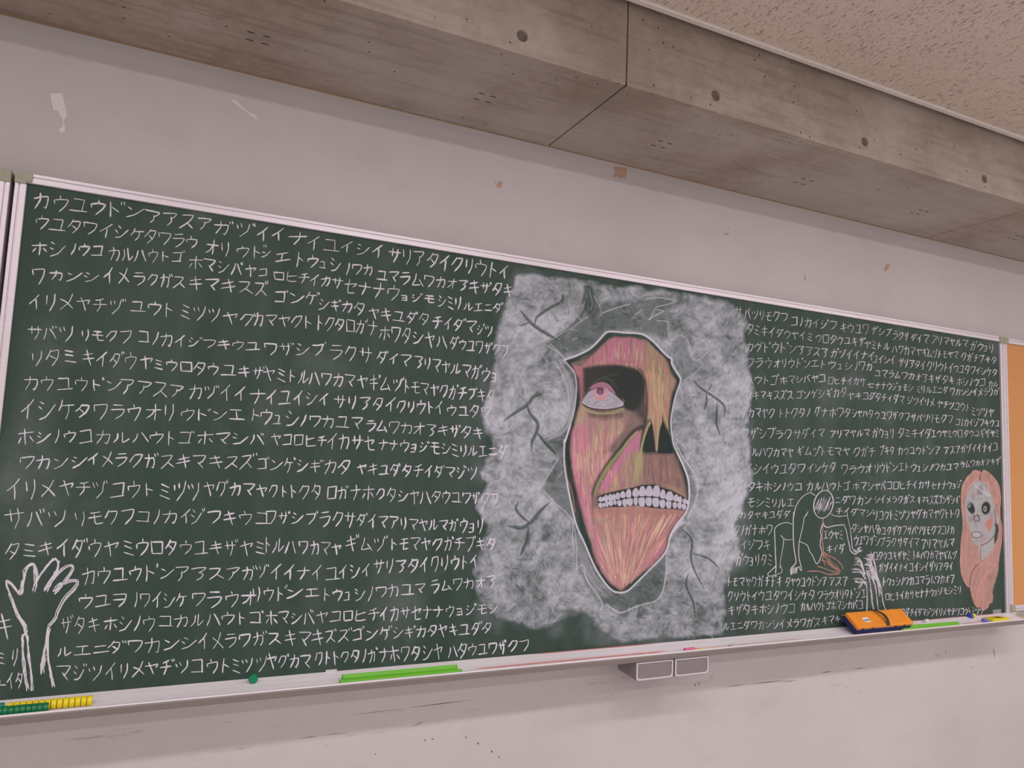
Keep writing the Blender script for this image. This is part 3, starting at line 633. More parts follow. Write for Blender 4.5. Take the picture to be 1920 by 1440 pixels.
# drooping plume of grass in front of the figure's hand
rb = Ribbons(YF-0.0008)
for s_ in ('1768,1225 1772,1100 1768,900 1745,860 1705,835 1670,850 1610,830', '1850,1190 1828,1050 1815,940 1790,800 1745,700', '1910,1200 1888,1050 1860,880 1800,760 1760,700', '1990,1200 1950,1050 1925,900 1880,760 1820,650 1750,545'):
    scribble(rb, cpts('N', s_), 3, 1.9, 1.1)
for bx_, by_, tx, ty, n_ in ((1735, 740, 1622, 555, 6), (1740, 730, 1595, 608, 5), (1745, 790, 1585, 690, 6), (1760, 850, 1600, 812, 5), (1735, 850, 1662, 915, 4), (1840, 800, 1730, 600, 6), (1860, 800, 1735, 548, 6), (1900, 860, 1745, 640, 6), (1915, 880, 1760, 700, 6), (1905, 850, 1755, 515, 6), (1925, 990, 1800, 760, 4)):
    for k in range(n_):
        t1 = (tx+random.uniform(-14, 34), ty+random.uniform(-12, 40)); mx_ = (bx_*.55+t1[0]*.45, min(by_, t1[1])+abs(by_-t1[1])*.18-12)
        scribble(rb, cpts('N', f'{bx_+random.uniform(-10,14)},{by_+random.uniform(-10,30)} {mx_[0]},{mx_[1]} {t1[0]},{t1[1]}'), 1, .3, .95)
rb.build('chalk_drawing', M['chalk2'], cb)['label'] = 'white chalk sketch of drooping grass plumes above the orange eraser'
# ------------------------------------------------------------------ blended chalk drawings (vertex-coloured sheets on the board)
def vnoise(shape, cell, seed, octaves=4, anis=(1, 1), gain=.55):
    r_ = np.random.default_rng(seed); out = np.zeros(shape); amp = 1; tot = 0
    for o_ in range(octaves):
        cy_, cx_ = cell*anis[1]/2**o_, cell*anis[0]/2**o_
        gh, gw = int(shape[0]/cy_)+3, int(shape[1]/cx_)+3
        g = r_.random((gh, gw)); yy = np.arange(shape[0])/cy_; xx = np.arange(shape[1])/cx_
        yi = yy.astype(int); xi = xx.astype(int); fy = yy-yi; fx = xx-xi; fy = fy*fy*(3-2*fy); fx = fx*fx*(3-2*fx)
        a = g[yi][:, xi]; b = g[yi][:, xi+1]; c = g[yi+1][:, xi]; d = g[yi+1][:, xi+1]
        out += amp*((a*(1-fx)+b*fx)*(1-fy)[:, None]+(c*(1-fx)+d*fx)*fy[:, None]); tot += amp; amp *= gain
    return out/tot
def lic(shape, ang, L, seed, src=None):
    r_ = np.random.default_rng(seed); n = src if src is not None else r_.random(shape)
    vx, vy = np.cos(ang), np.sin(ang); H, W = shape; Y0, X0 = np.mgrid[0:H, 0:W].astype(float); acc = n.copy(); cnt = 1
    for sgn in (1, -1):
        X, Y = X0.copy(), Y0.copy()
        for _ in range(L):
            xi = np.clip(X, 0, W-1).astype(int); yi = np.clip(Y, 0, H-1).astype(int)
            X += sgn*vx[yi, xi]; Y += sgn*vy[yi, xi]
            acc += n[np.clip(Y, 0, H-1).astype(int), np.clip(X, 0, W-1).astype(int)]; cnt += 1
    acc /= cnt; acc = (acc-acc.mean())/acc.std(); return acc
class Canvas:
    def __init__(s, x0, y0, x1, y1, st):
        s.x0, s.y0, s.st = x0, y0, st; s.W = int((x1-x0)/st)+1; s.H = int((y1-y0)/st)+1
        s.X, s.Y = np.meshgrid(x0+np.arange(s.W)*st, y0+np.arange(s.H)*st)
        s.rgb = np.tile(s2l((200, 196, 206)), (s.H, s.W, 1)); s.a = np.zeros((s.H, s.W)); s.shape = (s.H, s.W)
    def over(s, col, al, sl=(slice(None), slice(None))):
        col = s2l(col) if len(np.shape(col)) == 1 else col
        a0 = s.a[sl]; ao = al+a0*(1-al)
        k = np.where(ao > 1e-5, al/np.maximum(ao, 1e-5), 0)[..., None]
        s.rgb[sl] = s.rgb[sl]*(1-k)+col*k; s.a[sl] = ao
    def erase(s, al, sl=(slice(None), slice(None))): s.a[sl] = s.a[sl]*(1-al)
    def win(s, pts, m):
        p = np.asarray(pts); a = max(0, int((p[:, 0].min()-m-s.x0)/s.st)); b = min(s.W, int((p[:, 0].max()+m-s.x0)/s.st)+2)
        c = max(0, int((p[:, 1].min()-m-s.y0)/s.st)); d = min(s.H, int((p[:, 1].max()+m-s.y0)/s.st)+2)
        return (slice(c, max(c, d)), slice(a, max(a, b)))
    def dist(s, pts, sl, wv=None):
        X, Y = s.X[sl], s.Y[sl]; best = np.full(X.shape, 1e9)
        for i, ((ax, ay), (bx2, by2)) in enumerate(zip(pts[:-1], pts[1:])):
            dx, dy = bx2-ax, by2-ay; l2 = dx*dx+dy*dy+1e-9
            t = np.clip(((X-ax)*dx+(Y-ay)*dy)/l2, 0, 1); dd = np.hypot(X-ax-t*dx, Y-ay-t*dy)
            if wv is not None: dd = dd/np.maximum(wv[i]*(1-t)+wv[i+1]*t, .05)
            best = np.minimum(best, dd)
        return best
    def stroke(s, pts, wd, col=None, al=.9, soft=.7, sm=5, erase=False, taper=0, grain=0.25):
        p = smooth_curve(pts, sm) if sm and len(pts) > 2 else np.asarray(pts, float)
        sl = s.win(p, wd+soft*2+1)
        if s.X[sl].size == 0: return
        u = np.linspace(0, 1, len(p)); wv = np.full(len(p), 1.0)
        if taper: wv = np.clip(np.minimum(1, (1-u)*2.5+.25), .2, 1) if taper == 1 else np.clip(np.minimum(np.minimum(u, 1-u)*3+.25, 1), .2, 1)
        d = s.dist(p, sl, wv)
        m = np.clip((wd/2-d)/soft+.5, 0, 1)*al
        if grain: m = m*(1-grain*s.gr[sl])
        s.erase(m, sl) if erase else s.over(col, m, sl)
    def poly(s, pts, soft=2.0, sm=0, wob=0, ws=0):
        p = smooth_curve(list(pts)+[pts[0]], sm) if sm else np.asarray(list(pts)+[pts[0]], float)
        X, Y = s.X, s.Y
        if wob: X = X+(s.wx-.5)*2*wob; Y = Y+(s.wy-.5)*2*wob
        best = np.full(X.shape, 1e9); ins = np.zeros(X.shape, bool)
        m = soft*2+wob+3
        xa, xb, ya, yb = p[:, 0].min()-m, p[:, 0].max()+m, p[:, 1].min()-m, p[:, 1].max()+m
        sl = s.win(p, m); X = X[sl]; Y = Y[sl]; best = best[sl]; ins = ins[sl]
        for (ax, ay), (bx2, by2) in zip(p[:-1], p[1:]):
            dx, dy = bx2-ax, by2-ay; l2 = dx*dx+dy*dy+1e-9
            t = np.clip(((X-ax)*dx+(Y-ay)*dy)/l2, 0, 1); best = np.minimum(best, (X-ax-t*dx)**2+(Y-ay-t*dy)**2)
            if abs(dy) > 1e-9: ins ^= ((ay > Y) != (by2 > Y)) & (X < dx*(Y-ay)/dy+ax)
        sd = np.where(ins, 1, -1)*np.sqrt(best); out = np.zeros(s.X.shape); out[sl] = np.clip(sd/soft+.5, 0, 1); return out
    def build(s, name, label, y, cut=.02):
        P_ = on_plane(s.X.ravel(), s.Y.ravel(), y)-np.array(cb.location)
        idx = np.arange(s.W*s.H).reshape(s.H, s.W)
        zz = P_[:, 2].reshape(s.H, s.W)+GZ0; s.a = np.where((zz > GZ1+.006) | (zz < GZ0+.0005), 0, s.a)
        keep = (s.a[:-1, :-1] > cut) | (s.a[1:, 1:] > cut) | (s.a[1:, :-1] > cut) | (s.a[:-1, 1:] > cut)
        q = np.stack([idx[:-1, :-1], idx[1:, :-1], idx[1:, 1:], idx[:-1, 1:]], -1)[keep]
        used = np.unique(q); mp = np.full(s.W*s.H, -1); mp[used] = np.arange(len(used)); q = mp[q]
        me = bpy.data.meshes.new(name); me.vertices.add(len(used)); me.vertices.foreach_set('co', P_[used].astype(np.float32).ravel())
        nf = len(q); me.loops.add(nf*4); me.loops.foreach_set('vertex_index', q.astype(np.int32).ravel())
        me.polygons.add(nf); me.polygons.foreach_set('loop_start', np.arange(0, nf*4, 4, dtype=np.int32))
        me.update(calc_edges=True); me.materials.append(M['painted'])
        at = me.color_attributes.new('chalk', 'FLOAT_COLOR', 'POINT')
        c4 = np.c_[s.rgb.reshape(-1, 3)[used], np.clip(s.a.ravel()[used], 0, 1)].astype(np.float32)
        at.data.foreach_set('color', c4.ravel()); me.color_attributes.active_color = at
        o = bpy.data.objects.new(name, me); COL.objects.link(o); o.parent = cb; o['label'] = label; return o
Z = lambda o, s_: [(o[0]+float(a.split(',')[0])*o[2], o[1]+float(a.split(',')[1])*o[2]) for a in s_.split()]
P1 = (880, 480, 560/1920); P2 = (880, 820, 560/1920); P3 = (1040, 640, 280/1920); P4 = (1040, 850, 280/1920); PX = (0, 0, 1)
cv = Canvas(880, 500, 1424, 1212, 1.0)
S_ = cv.shape
cv.gr = np.random.default_rng(3).random(S_)
cv.wx = vnoise(S_, 26, 11, 4); cv.wy = vnoise(S_, 26, 12, 4)
ang = vnoise(S_, 70, 21, 3)*8.0+1.2
ang_r = 1.75+0.9*(vnoise(S_, 60, 22, 3)-.5)*2
right = np.clip((cv.X-1270)/60, 0, 1); lowl = np.clip((cv.Y-980)/120, 0, 1)*(1-right)
ang = ang*(1-right)+ang_r*right
l1 = lic(S_, ang, 4, 31); l2 = lic(S_, ang+1.6*vnoise(S_, 40, 33, 2), 7, 32, vnoise(S_, 4, 34, 2)); l3 = lic(S_, ang*.7+2.0, 12, 39, vnoise(S_, 11, 40, 2)); l3 = np.where(l3 < 0, l3*1.25, l3*.6); big = vnoise(S_, 55, 35, 4); med = vnoise(S_, 16, 36, 3)
grey = cv.poly(Z(PX, '966,516 1000,513 1060,524 1110,532 1130,534 1200,540 1290,553 1370,571 1388,592 1397,612 1400,650 1406,700 1410,740 1399,780 1404,830 1407,870 1408,905 1400,930 1390,960 1379,985 1385,1012 1383,1040 1368,1075 1357,1100 1357,1150 1357,1192 1290,1190 1240,1196 1180,1203 1150,1198 1120,1178 1100,1150 1086,1138 1078,1150 1062,1160 1040,1165 1005,1184 975,1168 940,1160 915,1140 893,1110 889,1070 904,1030 912,985 893,955 899,925 916,900 903,885 912,862 926,846 920,820 907,785 904,765 916,740 927,700 927,660 924,640 936,605 948,570 960,552'), 9, wob=9)
dens = .60+.060*l1+.045*l2+.060*l3+(big-.5)*.6+(med-.5)*.5+(vnoise(S_, 5, 37, 3)-.5)*.35
bright = .10*np.exp(-(((cv.X-965)/60)**2+((cv.Y-700)/190)**2))+.12*right*np.exp(-((cv.Y-820)/180)**2)
dens = dens+bright-.09*lowl-.05*np.clip((cv.Y-1080)/90, 0, 1)
al = grey*np.clip(dens, .12, .95)
# soft dusty fringe beyond the rubbed area
fr = cv.poly(Z(PX, '960,510 1380,560 1420,720 1412,900 1395,1100 1365,1205 1130,1208 1000,1196 900,1165 884,1100 893,900 900,760 925,600'), 40, wob=14)
al = np.maximum(al, fr*np.clip(.10+(big-.5)*.5, 0, .3))
cv.over((202, 203, 213), al)
# rubbed-out darker zones (smudged with a cloth)
dz = lambda s_, o, k, soft=10, wob=5: cv.erase(cv.poly(Z(o, s_), soft, wob=wob)*(k+.08 if k else 0)*(.75+.5*(med-.3)))
dz('760,190 800,200 850,300 1030,300 1130,270 1200,260 1400,290 1330,320 1260,350 1280,430 1290,530 1230,520 1060,480 880,480 830,560 700,620 610,650 500,560 640,470 740,400 760,300', P1, .62, 14)
dz('560,670 620,690 690,760 690,880 650,1080 610,1230 560,1290 480,1160 560,1140 620,1060 645,950 640,830 610,740', P1, .60, 9)
dz('570,140 620,20 660,300 690,540 640,520 560,440 470,340 500,260', P2, .60, 9)
dz('665,540 740,640 850,860 980,1000 1080,950 1270,740 1260,960 1210,1050 1100,1080 970,1130 880,1070 850,1060 760,960 700,850 670,700', P2, .62, 9)
dz('1300,660 1340,720 1370,800 1500,730 1560,600 1480,640 1420,640 1380,520 1300,560', P1, .38, 10)
dz('1310,10 1380,130 1420,330 1400,520 1300,640 1280,720 1370,600 1460,400 1460,300 1400,180 1360,60', P2, .45, 8)
dz('930,1100 1000,1170 1030,1190 1010,1140', PX, .0)
dz('640,1080 720,1140 740,1260 700,1330 560,1350 600,1250', P2, .55, 10)
dz('1400,1040 1440,1120 1470,1240 1640,1260 1620,1180 1500,1100', P1, .0)
for s_, w_ in (('750,200 740,300 770,360 790,260 780,210', 7), ('770,200 750,330 640,470 500,560', 6)): cv.stroke(Z(P1, s_), w_, al=.75, soft=5, erase=True)
# darker hatch marks scattered over the rubbed field
rr = np.random.default_rng(5)
for k in range(900):
    x, y = rr.uniform(900, 1400), rr.uniform(520, 1195); iy, ix = min(S_[0]-1, int(y-cv.y0)), min(S_[1]-1, int(x-cv.x0)); a_ = ang[iy, ix]; L_ = rr.uniform(4, 13)
    dx, dy = math.cos(a_)*L_, math.sin(a_)*L_
    if rr.random() < .5: cv.stroke([(x, y), (x+dx*.5+rr.uniform(-2, 2), y+dy*.5), (x+dx, y+dy)], rr.uniform(1, 2.8), al=rr.uniform(.15, .5), soft=1.4, erase=True, sm=3)
    elif al[iy, ix] > .25: cv.stroke([(x, y), (x+dx*.5+rr.uniform(-2, 2), y+dy*.5), (x+dx, y+dy)], rr.uniform(1, 2.2), (220, 216, 224), rr.uniform(.12, .4), 1.4, sm=3)
# branching dark cracks with pale edges
cr = [('330,350 370,400 420,450 500,500 570,540', P1, 5.5), ('420,450 430,400 450,380 500,345 540,320 580,300 600,270', P1, 4.5), ('320,450 350,440 390,425', P1, 3), ('595,300 605,270 600,245', P1, 5),
      ('220,1060 290,1010 370,960 410,910 465,880', P1, 5.5), ('370,940 390,1010 440,1075 430,1140 405,1190 400,1255', P1, 5.5), ('440,1140 500,1210 560,1275', P1, 6),
      ('520,415 460,470 400,540 340,580 290,575 245,570', P2, 6), ('390,550 340,510 300,460 315,415', P2, 4.5), ('380,570 375,650 350,710 330,760', P2, 5),
      ('1440,795 1480,840 1520,870 1580,910 1640,965 1640,1035', P1, 3.6), ('1525,880 1525,940 1508,995', P1, 3.6), ('1560,826 1535,865', P1, 7), ('1595,940 1590,1040 1590,1080 1612,1145', P1, 4),
      ('1370,590 1430,650 1432,700 1425,770 1450,860 1510,970', P2, 3.6), ('1430,650 1435,700', P2, 7), ('1440,745 1520,770 1560,795 1610,845', P2, 3), ('1410,870 1395,930 1405,980 1440,1060 1455,1155', P2, 4), ('1375,1060 1410,1075', P2, 9)]
for s_, o, w_ in cr:
    q = np.array(Z(o, s_)); cv.stroke(q+(1.6, -1.2), w_*.7, (214, 210, 218), .3, 1.6, taper=2); cv.stroke(q, w_*1.25, al=.78, soft=1.6, erase=True, taper=2); cv.stroke(q+(-.6, .8), w_*.6, al=.6, soft=1.2, erase=True, taper=2)
wl = [('860,365 940,335 1030,310', P1, 1.8), ('1140,275 1230,268 1330,290 1260,315 1200,332 1160,410', P1, 1.6), ('1150,410 1200,380 1250,355 1235,350 1205,345', P1, 1.8), ('1065,380 1110,345', P1, 1.6),
      ('1205,415 1262,420 1278,430 1280,500 1300,545 1330,515 1365,510 1405,545 1420,620 1440,660 1480,665 1540,610', P1, 1.3), ('500,575 560,615 612,660', P1, 1.4), ('520,565 590,630 625,670', P1, 1.2),
      ('495,560 560,520 660,460 760,390', P1, 1.0), ('800,255 830,310 850,360 830,400', P1, 1.0), ('770,210 790,300 780,350', P1, .8), ('560,690 610,800 640,920 630,1040 560,1130 480,1165', P1, 1.0), ('575,670 640,800 655,930 640,1060', P1, 1.0), ('1470,665 1500,700 1440,760 1380,800', P1, 1.0),
      ('570,140 520,220 460,325', P2, 1.4), ('480,345 560,430 620,480 668,540', P2, 1.5), ('665,540 665,640 672,730 660,760', P2, 1.5), ('668,545 690,700 690,850', P2, 1.3), ('690,850 730,820 760,920 820,1000 855,1070 840,1115', P2, 1.5),
      ('715,800 760,930 840,1040', P2, 1.0), ('880,1070 930,1110 975,1130 1040,1100 1110,1075 1190,1055 1235,1010 1262,900 1270,740', P2, 1.6), ('900,1090 980,1122 1090,1085', P2, 1.1), ('1190,1060 1240,1000 1260,900', P2, 1.0),
      ('1320,30 1375,130 1440,220 1470,310 1450,420 1400,520', P2, 1.6), ('1355,100 1420,200 1468,330', P2, 1.0), ('1390,540 1320,600 1290,650', P2, 1.6), ('1380,520 1300,620', P2, 1.2)]
for s_, o, w_ in wl: cv.stroke(Z(o, s_), w_, (222, 216, 226), .75, .8)
for k in range(46):
    t = rr.uniform(0, 1); cv.stroke(np.array(Z(P1, '575,680 640,790 662,900 650,1020 600,1120 500,1170'))+(-rr.uniform(-6, 10), rr.uniform(-6, 6)), .8, (200, 196, 206), rr.uniform(.08, .3), .8)
for k in range(26): cv.stroke(np.array(Z(P2, '690,600 740,740 800,880 900,990'))+(rr.uniform(-16, 4), rr.uniform(-10, 14)), .9, (200, 196, 206), rr.uniform(.1, .35), .8)

# --- the flayed face inside the torn outline
OUT = Z(P1, '610,668 690,640 770,600 830,545 880,492 930,486 1000,493 1110,502 1180,548 1235,605 1275,645 1300,662 1305,700 1358,785')+Z(P3, '1610,540 1560,680 1520,850 1497,1000 1500,1150 1530,1330 1580,1440')+Z(P4, '1650,150 1715,330 1732,520 1720,640 1690,760 1580,900 1490,1050 1455,1200 1400,1310')+Z(P2, '1180,830 1080,930 1020,985 975,1000 920,985 860,920 800,820 740,680 690,570 660,450 630,300 610,150 612,20')+Z(P3, '130,1300 200,1080 250,900 278,680 275,500 240,380 180,310')
fm = cv.poly(OUT, 1.5)
cv.erase(fm*.97)
X, Y = cv.X, cv.Y
vs = lic(S_, np.full(S_, 1.5708)+.05*(vnoise(S_, 60, 41, 2)-.5), 26, 42, np.random.default_rng(43).random(S_)); vs2 = lic(S_, np.full(S_, 1.5708), 34, 44, vnoise(S_, 3, 45, 1))
coln = np.clip(.5+.22*vs2, 0, 1); coln2 = np.clip(.5+.25*lic(S_, np.full(S_, 1.55), 30, 46, vnoise(S_, 4, 47, 1)), 0, 1)
def tones(m, cols, al0, streak=.16, n1=None, n2=None):
    """layered streaky chalk tones; cols = 3-4 sRGB colours"""
    n1 = coln if n1 is None else n1; n2 = coln2 if n2 is None else n2
    cols = [tuple(np.array(q)*.76+np.array((138, 124, 128))*.24) for q in cols]; c = s2l(cols[0])*(1-n1[..., None])+s2l(cols[1])*n1[..., None]; k = np.clip((n2-.45)*2.6, 0, 1)[..., None]; c = c*(1-k*.8)+s2l(cols[2])*k*.8
    if len(cols) > 3: k = np.clip((1-n2-.55)*3, 0, 1)[..., None]; c = c*(1-k*.8)+s2l(cols[3])*k*.8
    cv.over(c, m*np.clip(al0+streak*vs*.6+.10*(med-.5), 0, 1))
def zone(o, s_, cols, al0, soft=4, wob=2, streak=.16, **k): 
    m = cv.poly(Z(o, s_), soft, wob=wob)*fm; tones(m, cols, al0, streak, **k); return m
# general warm ground
zone(PX, '1071,681 1110,662 1142,634 1180,632 1212,638 1244,668 1256,691 1268,713 1260,735 1256,757 1253,786 1254,850 1262,850 1277,888 1287,920 1288,958 1259,994 1248,1032 1215,1066 1165,1104 1142,1090 1122,1058 1111,1025 1094,974 1088,945 1078,908 1070,860 1073,815 1080,786 1088,757 1084,710', [(150, 112, 104), (172, 134, 118), (160, 130, 104)], .62, 5)
# forehead: pink left and centre, tan-yellow right
zone(P3, '340,330 460,200 640,20 760,-60 1000,-40 1130,0 1150,370 1080,350 950,310 740,290 500,310 370,345', [(206, 122, 140), (214, 140, 130), (214, 118, 152), (168, 110, 112)], .80, 5)
zone(P3, '1120,-20 1230,30 1400,200 1480,340 1560,510 1500,640 1480,820 1450,1000 1440,1130 1380,900 1340,700 1180,640 1150,420 1120,300', [(176, 146, 110), (196, 158, 116), (182, 176, 112), (178, 128, 108)], .78, 5)
zone(P3, '1160,420 1230,380 1330,430 1400,520 1400,800 1385,960 1340,1120 1310,1420 1285,1400 1260,1130 1240,1000 1180,1010 1195,800 1180,560', [(206, 160, 112), (214, 170, 130), (200, 184, 126), (190, 136, 116)], .85, 3)
zone(P3, '1390,700 1480,760 1470,1100 1440,1060 1400,850', [(198, 128, 116), (206, 150, 120), (216, 150, 128)], .7, 4)
zone(P3, '1380,160 1560,510 1520,620 1420,640 1400,420', [(170, 124, 108), (196, 140, 118), (206, 140, 120)], .6, 9)
# strip beside the socket
zone(P3, '220,290 350,330 370,420 360,700 330,800 300,600 290,450', [(206, 128, 122), (206, 120, 140), (216, 112, 150)], .75, 4)
# left cheek
zone(P3, '330,790 460,900 640,960 880,880 960,1000 900,1120 760,1300 600,1440 200,1440 230,1200 270,1000', [(184, 134, 120), (204, 158, 132), (208, 186, 140), (196, 116, 130)], .80, 6)
zone(P3, '230,1120 420,1040 430,1440 210,1440', [(206, 114, 136), (212, 146, 132), (218, 128, 160)], .7, 10)
zone(P4, '200,0 760,0 700,110 600,260 520,420 480,520 470,640 480,760 500,1000 560,1440 520,1400 470,1180 420,1000 340,750 300,560 240,300', [(196, 132, 130), (208, 152, 142), (206, 172, 138), (196, 118, 146)], .82, 5)
zone(P4, '210,0 340,0 370,350 460,700 480,1000 440,980 370,750 260,380', [(218, 124, 150), (214, 146, 146), (224, 116, 168)], .7, 8)
# smoky brown under the socket
zone(P3, '890,830 1000,740 1120,560 1180,800 1170,1000 1110,1130 1000,1160 900,1060 820,950', [(138, 118, 104), (150, 126, 110), (122, 108, 98)], .55, 14)
# inner cheek (pink to green) and upper lip
zone(P3, '1095,1105 1115,1130 1100,1440 860,1440 930,1310 1020,1180', [(196, 126, 142), (204, 144, 132), (214, 122, 160)], .88, 3)
zone(P4, '560,510 640,330 720,200 860,0 1120,0 1140,340 1100,420 960,460 800,490 660,540', [(190, 128, 132), (196, 148, 122), (202, 176, 122), (176, 116, 122)], .8, 5)
zone(P4, '560,500 660,310 780,120 880,30 800,200 700,380 640,480', [(214, 116, 162), (206, 122, 156), (222, 128, 160)], .8, 6)
zone(P4, '900,0 1150,0 1140,380 1000,440 940,380 960,200', [(160, 152, 104), (176, 172, 116), (192, 184, 124), (140, 124, 92)], .6, 24)
zone(P4, '1120,20 1300,-20 1540,0 1620,260 1700,560 1560,500 1400,440 1220,390 1130,380', [(146, 106, 96), (160, 118, 104), (178, 132, 112), (128, 92, 86)], .78, 14)
zone(P4, '1380,400 1560,420 1700,560 1640,560 1480,470', [(170, 160, 100), (190, 170, 110), (180, 120, 100)], .6, 6)
# chin
cxn, cyn = 1165., 1108.
radial = np.arctan2(X-cxn-(X-cxn)*.15, (cyn+60-Y)); rk = radial*60
def rn(seed, f): 
    g = np.random.default_rng(seed).random(600); t = (rk*f+200) % 598; i = t.astype(int); fr_ = t-i; return g[i]*(1-fr_)+g[i+1]*fr_
cn1 = np.clip(rn(51, 1.0)*.7+.3*coln, 0, 1); cn2 = np.clip(rn(52, .55)*.8+.2*coln2, 0, 1)
m = cv.poly(Z(P4, '480,720 560,700 800,690 1100,680 1300,700 1500,720 1690,745 1600,880 1480,1010 1440,1200')+Z(P2, '1250,760 1180,800 1100,880 1040,930 975,985 920,950 850,860 810,740 790,620 780,520 800,470'), 5, wob=3)*fm
tones(m, [(206, 132, 118), (200, 150, 130), (206, 186, 152), (200, 118, 136)], .80, .16, cn1, cn2)
m = cv.poly(Z(P2, '790,560 830,620 870,780 900,880 960,970 900,930 840,830 800,700'), 7)*fm; tones(m, [(206, 116, 146), (214, 138, 140), (222, 112, 158)], .6, .14)
m = cv.poly(Z(P2, '1040,880 1180,730 1250,680 1250,750 1150,840'), 8)*fm; tones(m, [(196, 116, 134), (190, 124, 132), (206, 120, 150)], .5, .14)
m = cv.poly(Z(P2, '880,830 1010,800 1040,900 975,985'), 14)*fm; tones(m, [(222, 148, 128), (216, 146, 130), (220, 136, 136)], .5, .1)
m = cv.poly(Z(P2, '800,455 1390,470 1380,510 1200,520 1000,500 810,510'), 6)*fm; tones(m, [(166, 122, 104), (186, 136, 112), (206, 142, 116)], .75, .1)
# chalk streaks drawn over the tones
def streaks(n, box_, cols, ln, wd, al_=(.3, .75), dirf=None, poly=None, seed=0):
    r_ = np.random.default_rng(seed); pm = cv.poly(Z(*poly), 2)*fm if poly else fm
    for k in range(n):
        x, y = r_.uniform(box_[0], box_[2]), r_.uniform(box_[1], box_[3]); iy, ix = int(y-cv.y0), int(x-cv.x0)
        if pm[iy, ix] < .8: continue
        L_ = r_.uniform(*ln); dx, dy = dirf(x, y) if dirf else (r_.uniform(-.04, .06), 1.)
        x2, y2 = x+dx*L_, y+dy*L_; j2, i2 = int(np.clip(y2-cv.y0, 0, S_[0]-1)), int(np.clip(x2-cv.x0, 0, S_[1]-1))
        if pm[j2, i2] < .5: x2, y2 = x+dx*L_*.35, y+dy*L_*.35
        c = cols[r_.integers(len(cols))]
        cv.stroke([(x, y), ((x+x2)/2+r_.uniform(-1, 1), (y+y2)/2), (x2, y2)], r_.uniform(*wd), c, r_.uniform(*al_), .9, sm=3, taper=2)
HOT = [(244, 166, 138), (238, 140, 172), (238, 218, 172), (230, 132, 156), (208, 204, 138)]
streaks(95, (1100, 630, 1205, 690), HOT, (14, 44), (.9, 1.7), poly=(P3, '420,300 600,60 760,-40 1120,-20 1140,360 950,300 740,280'), seed=1)
streaks(150, (1200, 640, 1256, 790), [(222, 178, 120), (206, 196, 124), (226, 160, 120), (160, 118, 92), (214, 190, 140)], (16, 50), (.8, 1.5), poly=(P3, '1150,0 1400,200 1540,500 1460,800 1400,1000 1290,1300 1240,1000 1190,900 1170,500'), seed=2)
streaks(300, (1068, 800, 1160, 900), HOT+[(232, 214, 160), (178, 128, 112)], (18, 46), (.8, 1.5), (.25, .65), dirf=lambda x, y: (-.04+(1110-x)*.001, 1), poly=(P3, '240,1180 420,1060 900,1060 760,1300 700,1440 900,1800 200,1800'), seed=3)
streaks(130, (1066, 850, 1130, 1000), HOT, (18, 44), (.8, 1.4), (.25, .6), dirf=lambda x, y: (.16, 1), poly=(P4, '210,0 760,0 480,520 500,1000 440,980 300,560'), seed=4)
streaks(150, (1120, 820, 1210, 925), [(222, 186, 128), (206, 200, 130), (216, 140, 150), (226, 160, 130), (150, 100, 100)], (9, 30), (.8, 1.4), (.25, .6), dirf=lambda x, y: (-.12, 1), poly=(P4, '600,480 880,0 1140,0 1140,400 700,520'), seed=5)
streaks(70, (1208, 855, 1285, 925), [(206, 156, 130), (196, 140, 118), (120, 88, 82), (216, 160, 128)], (10, 30), (.8, 1.3), (.25, .6), dirf=lambda x, y: ((x-1230)*.008, 1), poly=(P4, '1150,80 1540,30 1700,560 1220,390'), seed=6)
streaks(430, (1112, 955, 1286, 1085), HOT+[(236, 170, 136), (232, 214, 170), (170, 116, 100)], (18, 60), (.8, 1.7), (.3, .75), dirf=lambda x, y: tuple(np.array([cxn-x, cyn+25-y])/max(1, math.hypot(cxn-x, cyn+25-y))), poly=(P2, '800,470 1380,480 1290,640 1230,760 975,980 850,860 790,620'), seed=7)
streaks(70, (1112, 955, 1286, 985), [(240, 150, 120), (244, 170, 140)], (3, 9), (.9, 1.8), (.6, .95), seed=8, poly=(P2, '800,460 1390,480 1370,520 1100,520 810,530'))
streaks(200, (1112, 955, 1286, 1085), [(128, 92, 82), (110, 88, 84)], (12, 40), (.7, 1.2), (.25, .5), dirf=lambda x, y: tuple(np.array([cxn-x, cyn+25-y])/max(1, math.hypot(cxn-x, cyn+25-y))), poly=(P2, '800,470 1380,480 1290,640 1230,760 975,980 850,860 790,620'), seed=9)
DK = (42, 54, 50)
# eye socket
m = cv.poly(Z(P3, '372,350 480,325 600,308 760,300 900,315 1020,340 1100,390 1150,470 1170,580 1130,740 1060,860 980,890 900,860 840,780 780,690 640,600 440,640 365,710'), 7, sm=4, wob=2)*fm
cv.over(DK, m*(.93-.12*np.clip((900-(X-1040)/.1458)/600, 0, 1)))
sm_ = cv.poly(Z(P3, '940,830 1020,700 1120,560 1180,700 1185,1000 1150,1100 1120,1010 1060,950'), 12)*fm; cv.over((58, 64, 58), sm_*.78)
for s_ in ('480,560 560,490 700,440 800,430', '430,620 520,520 640,480 760,510', '690,480 740,520 800,600'): cv.stroke(Z(P3, s_), 1.6, (96, 108, 96), .5, 2)
cv.stroke(Z(P3, '1090,360 1150,440 1175,560 1188,700 1185,860 1172,1000 1120,1240 1100,1440'), 3.4, DK, .85, 2.4)
cv.stroke(Z(P3, '470,300 620,292 780,290 930,305 1040,345 1110,390 1160,470'), 1.2, (200, 140, 118), .7, 1)
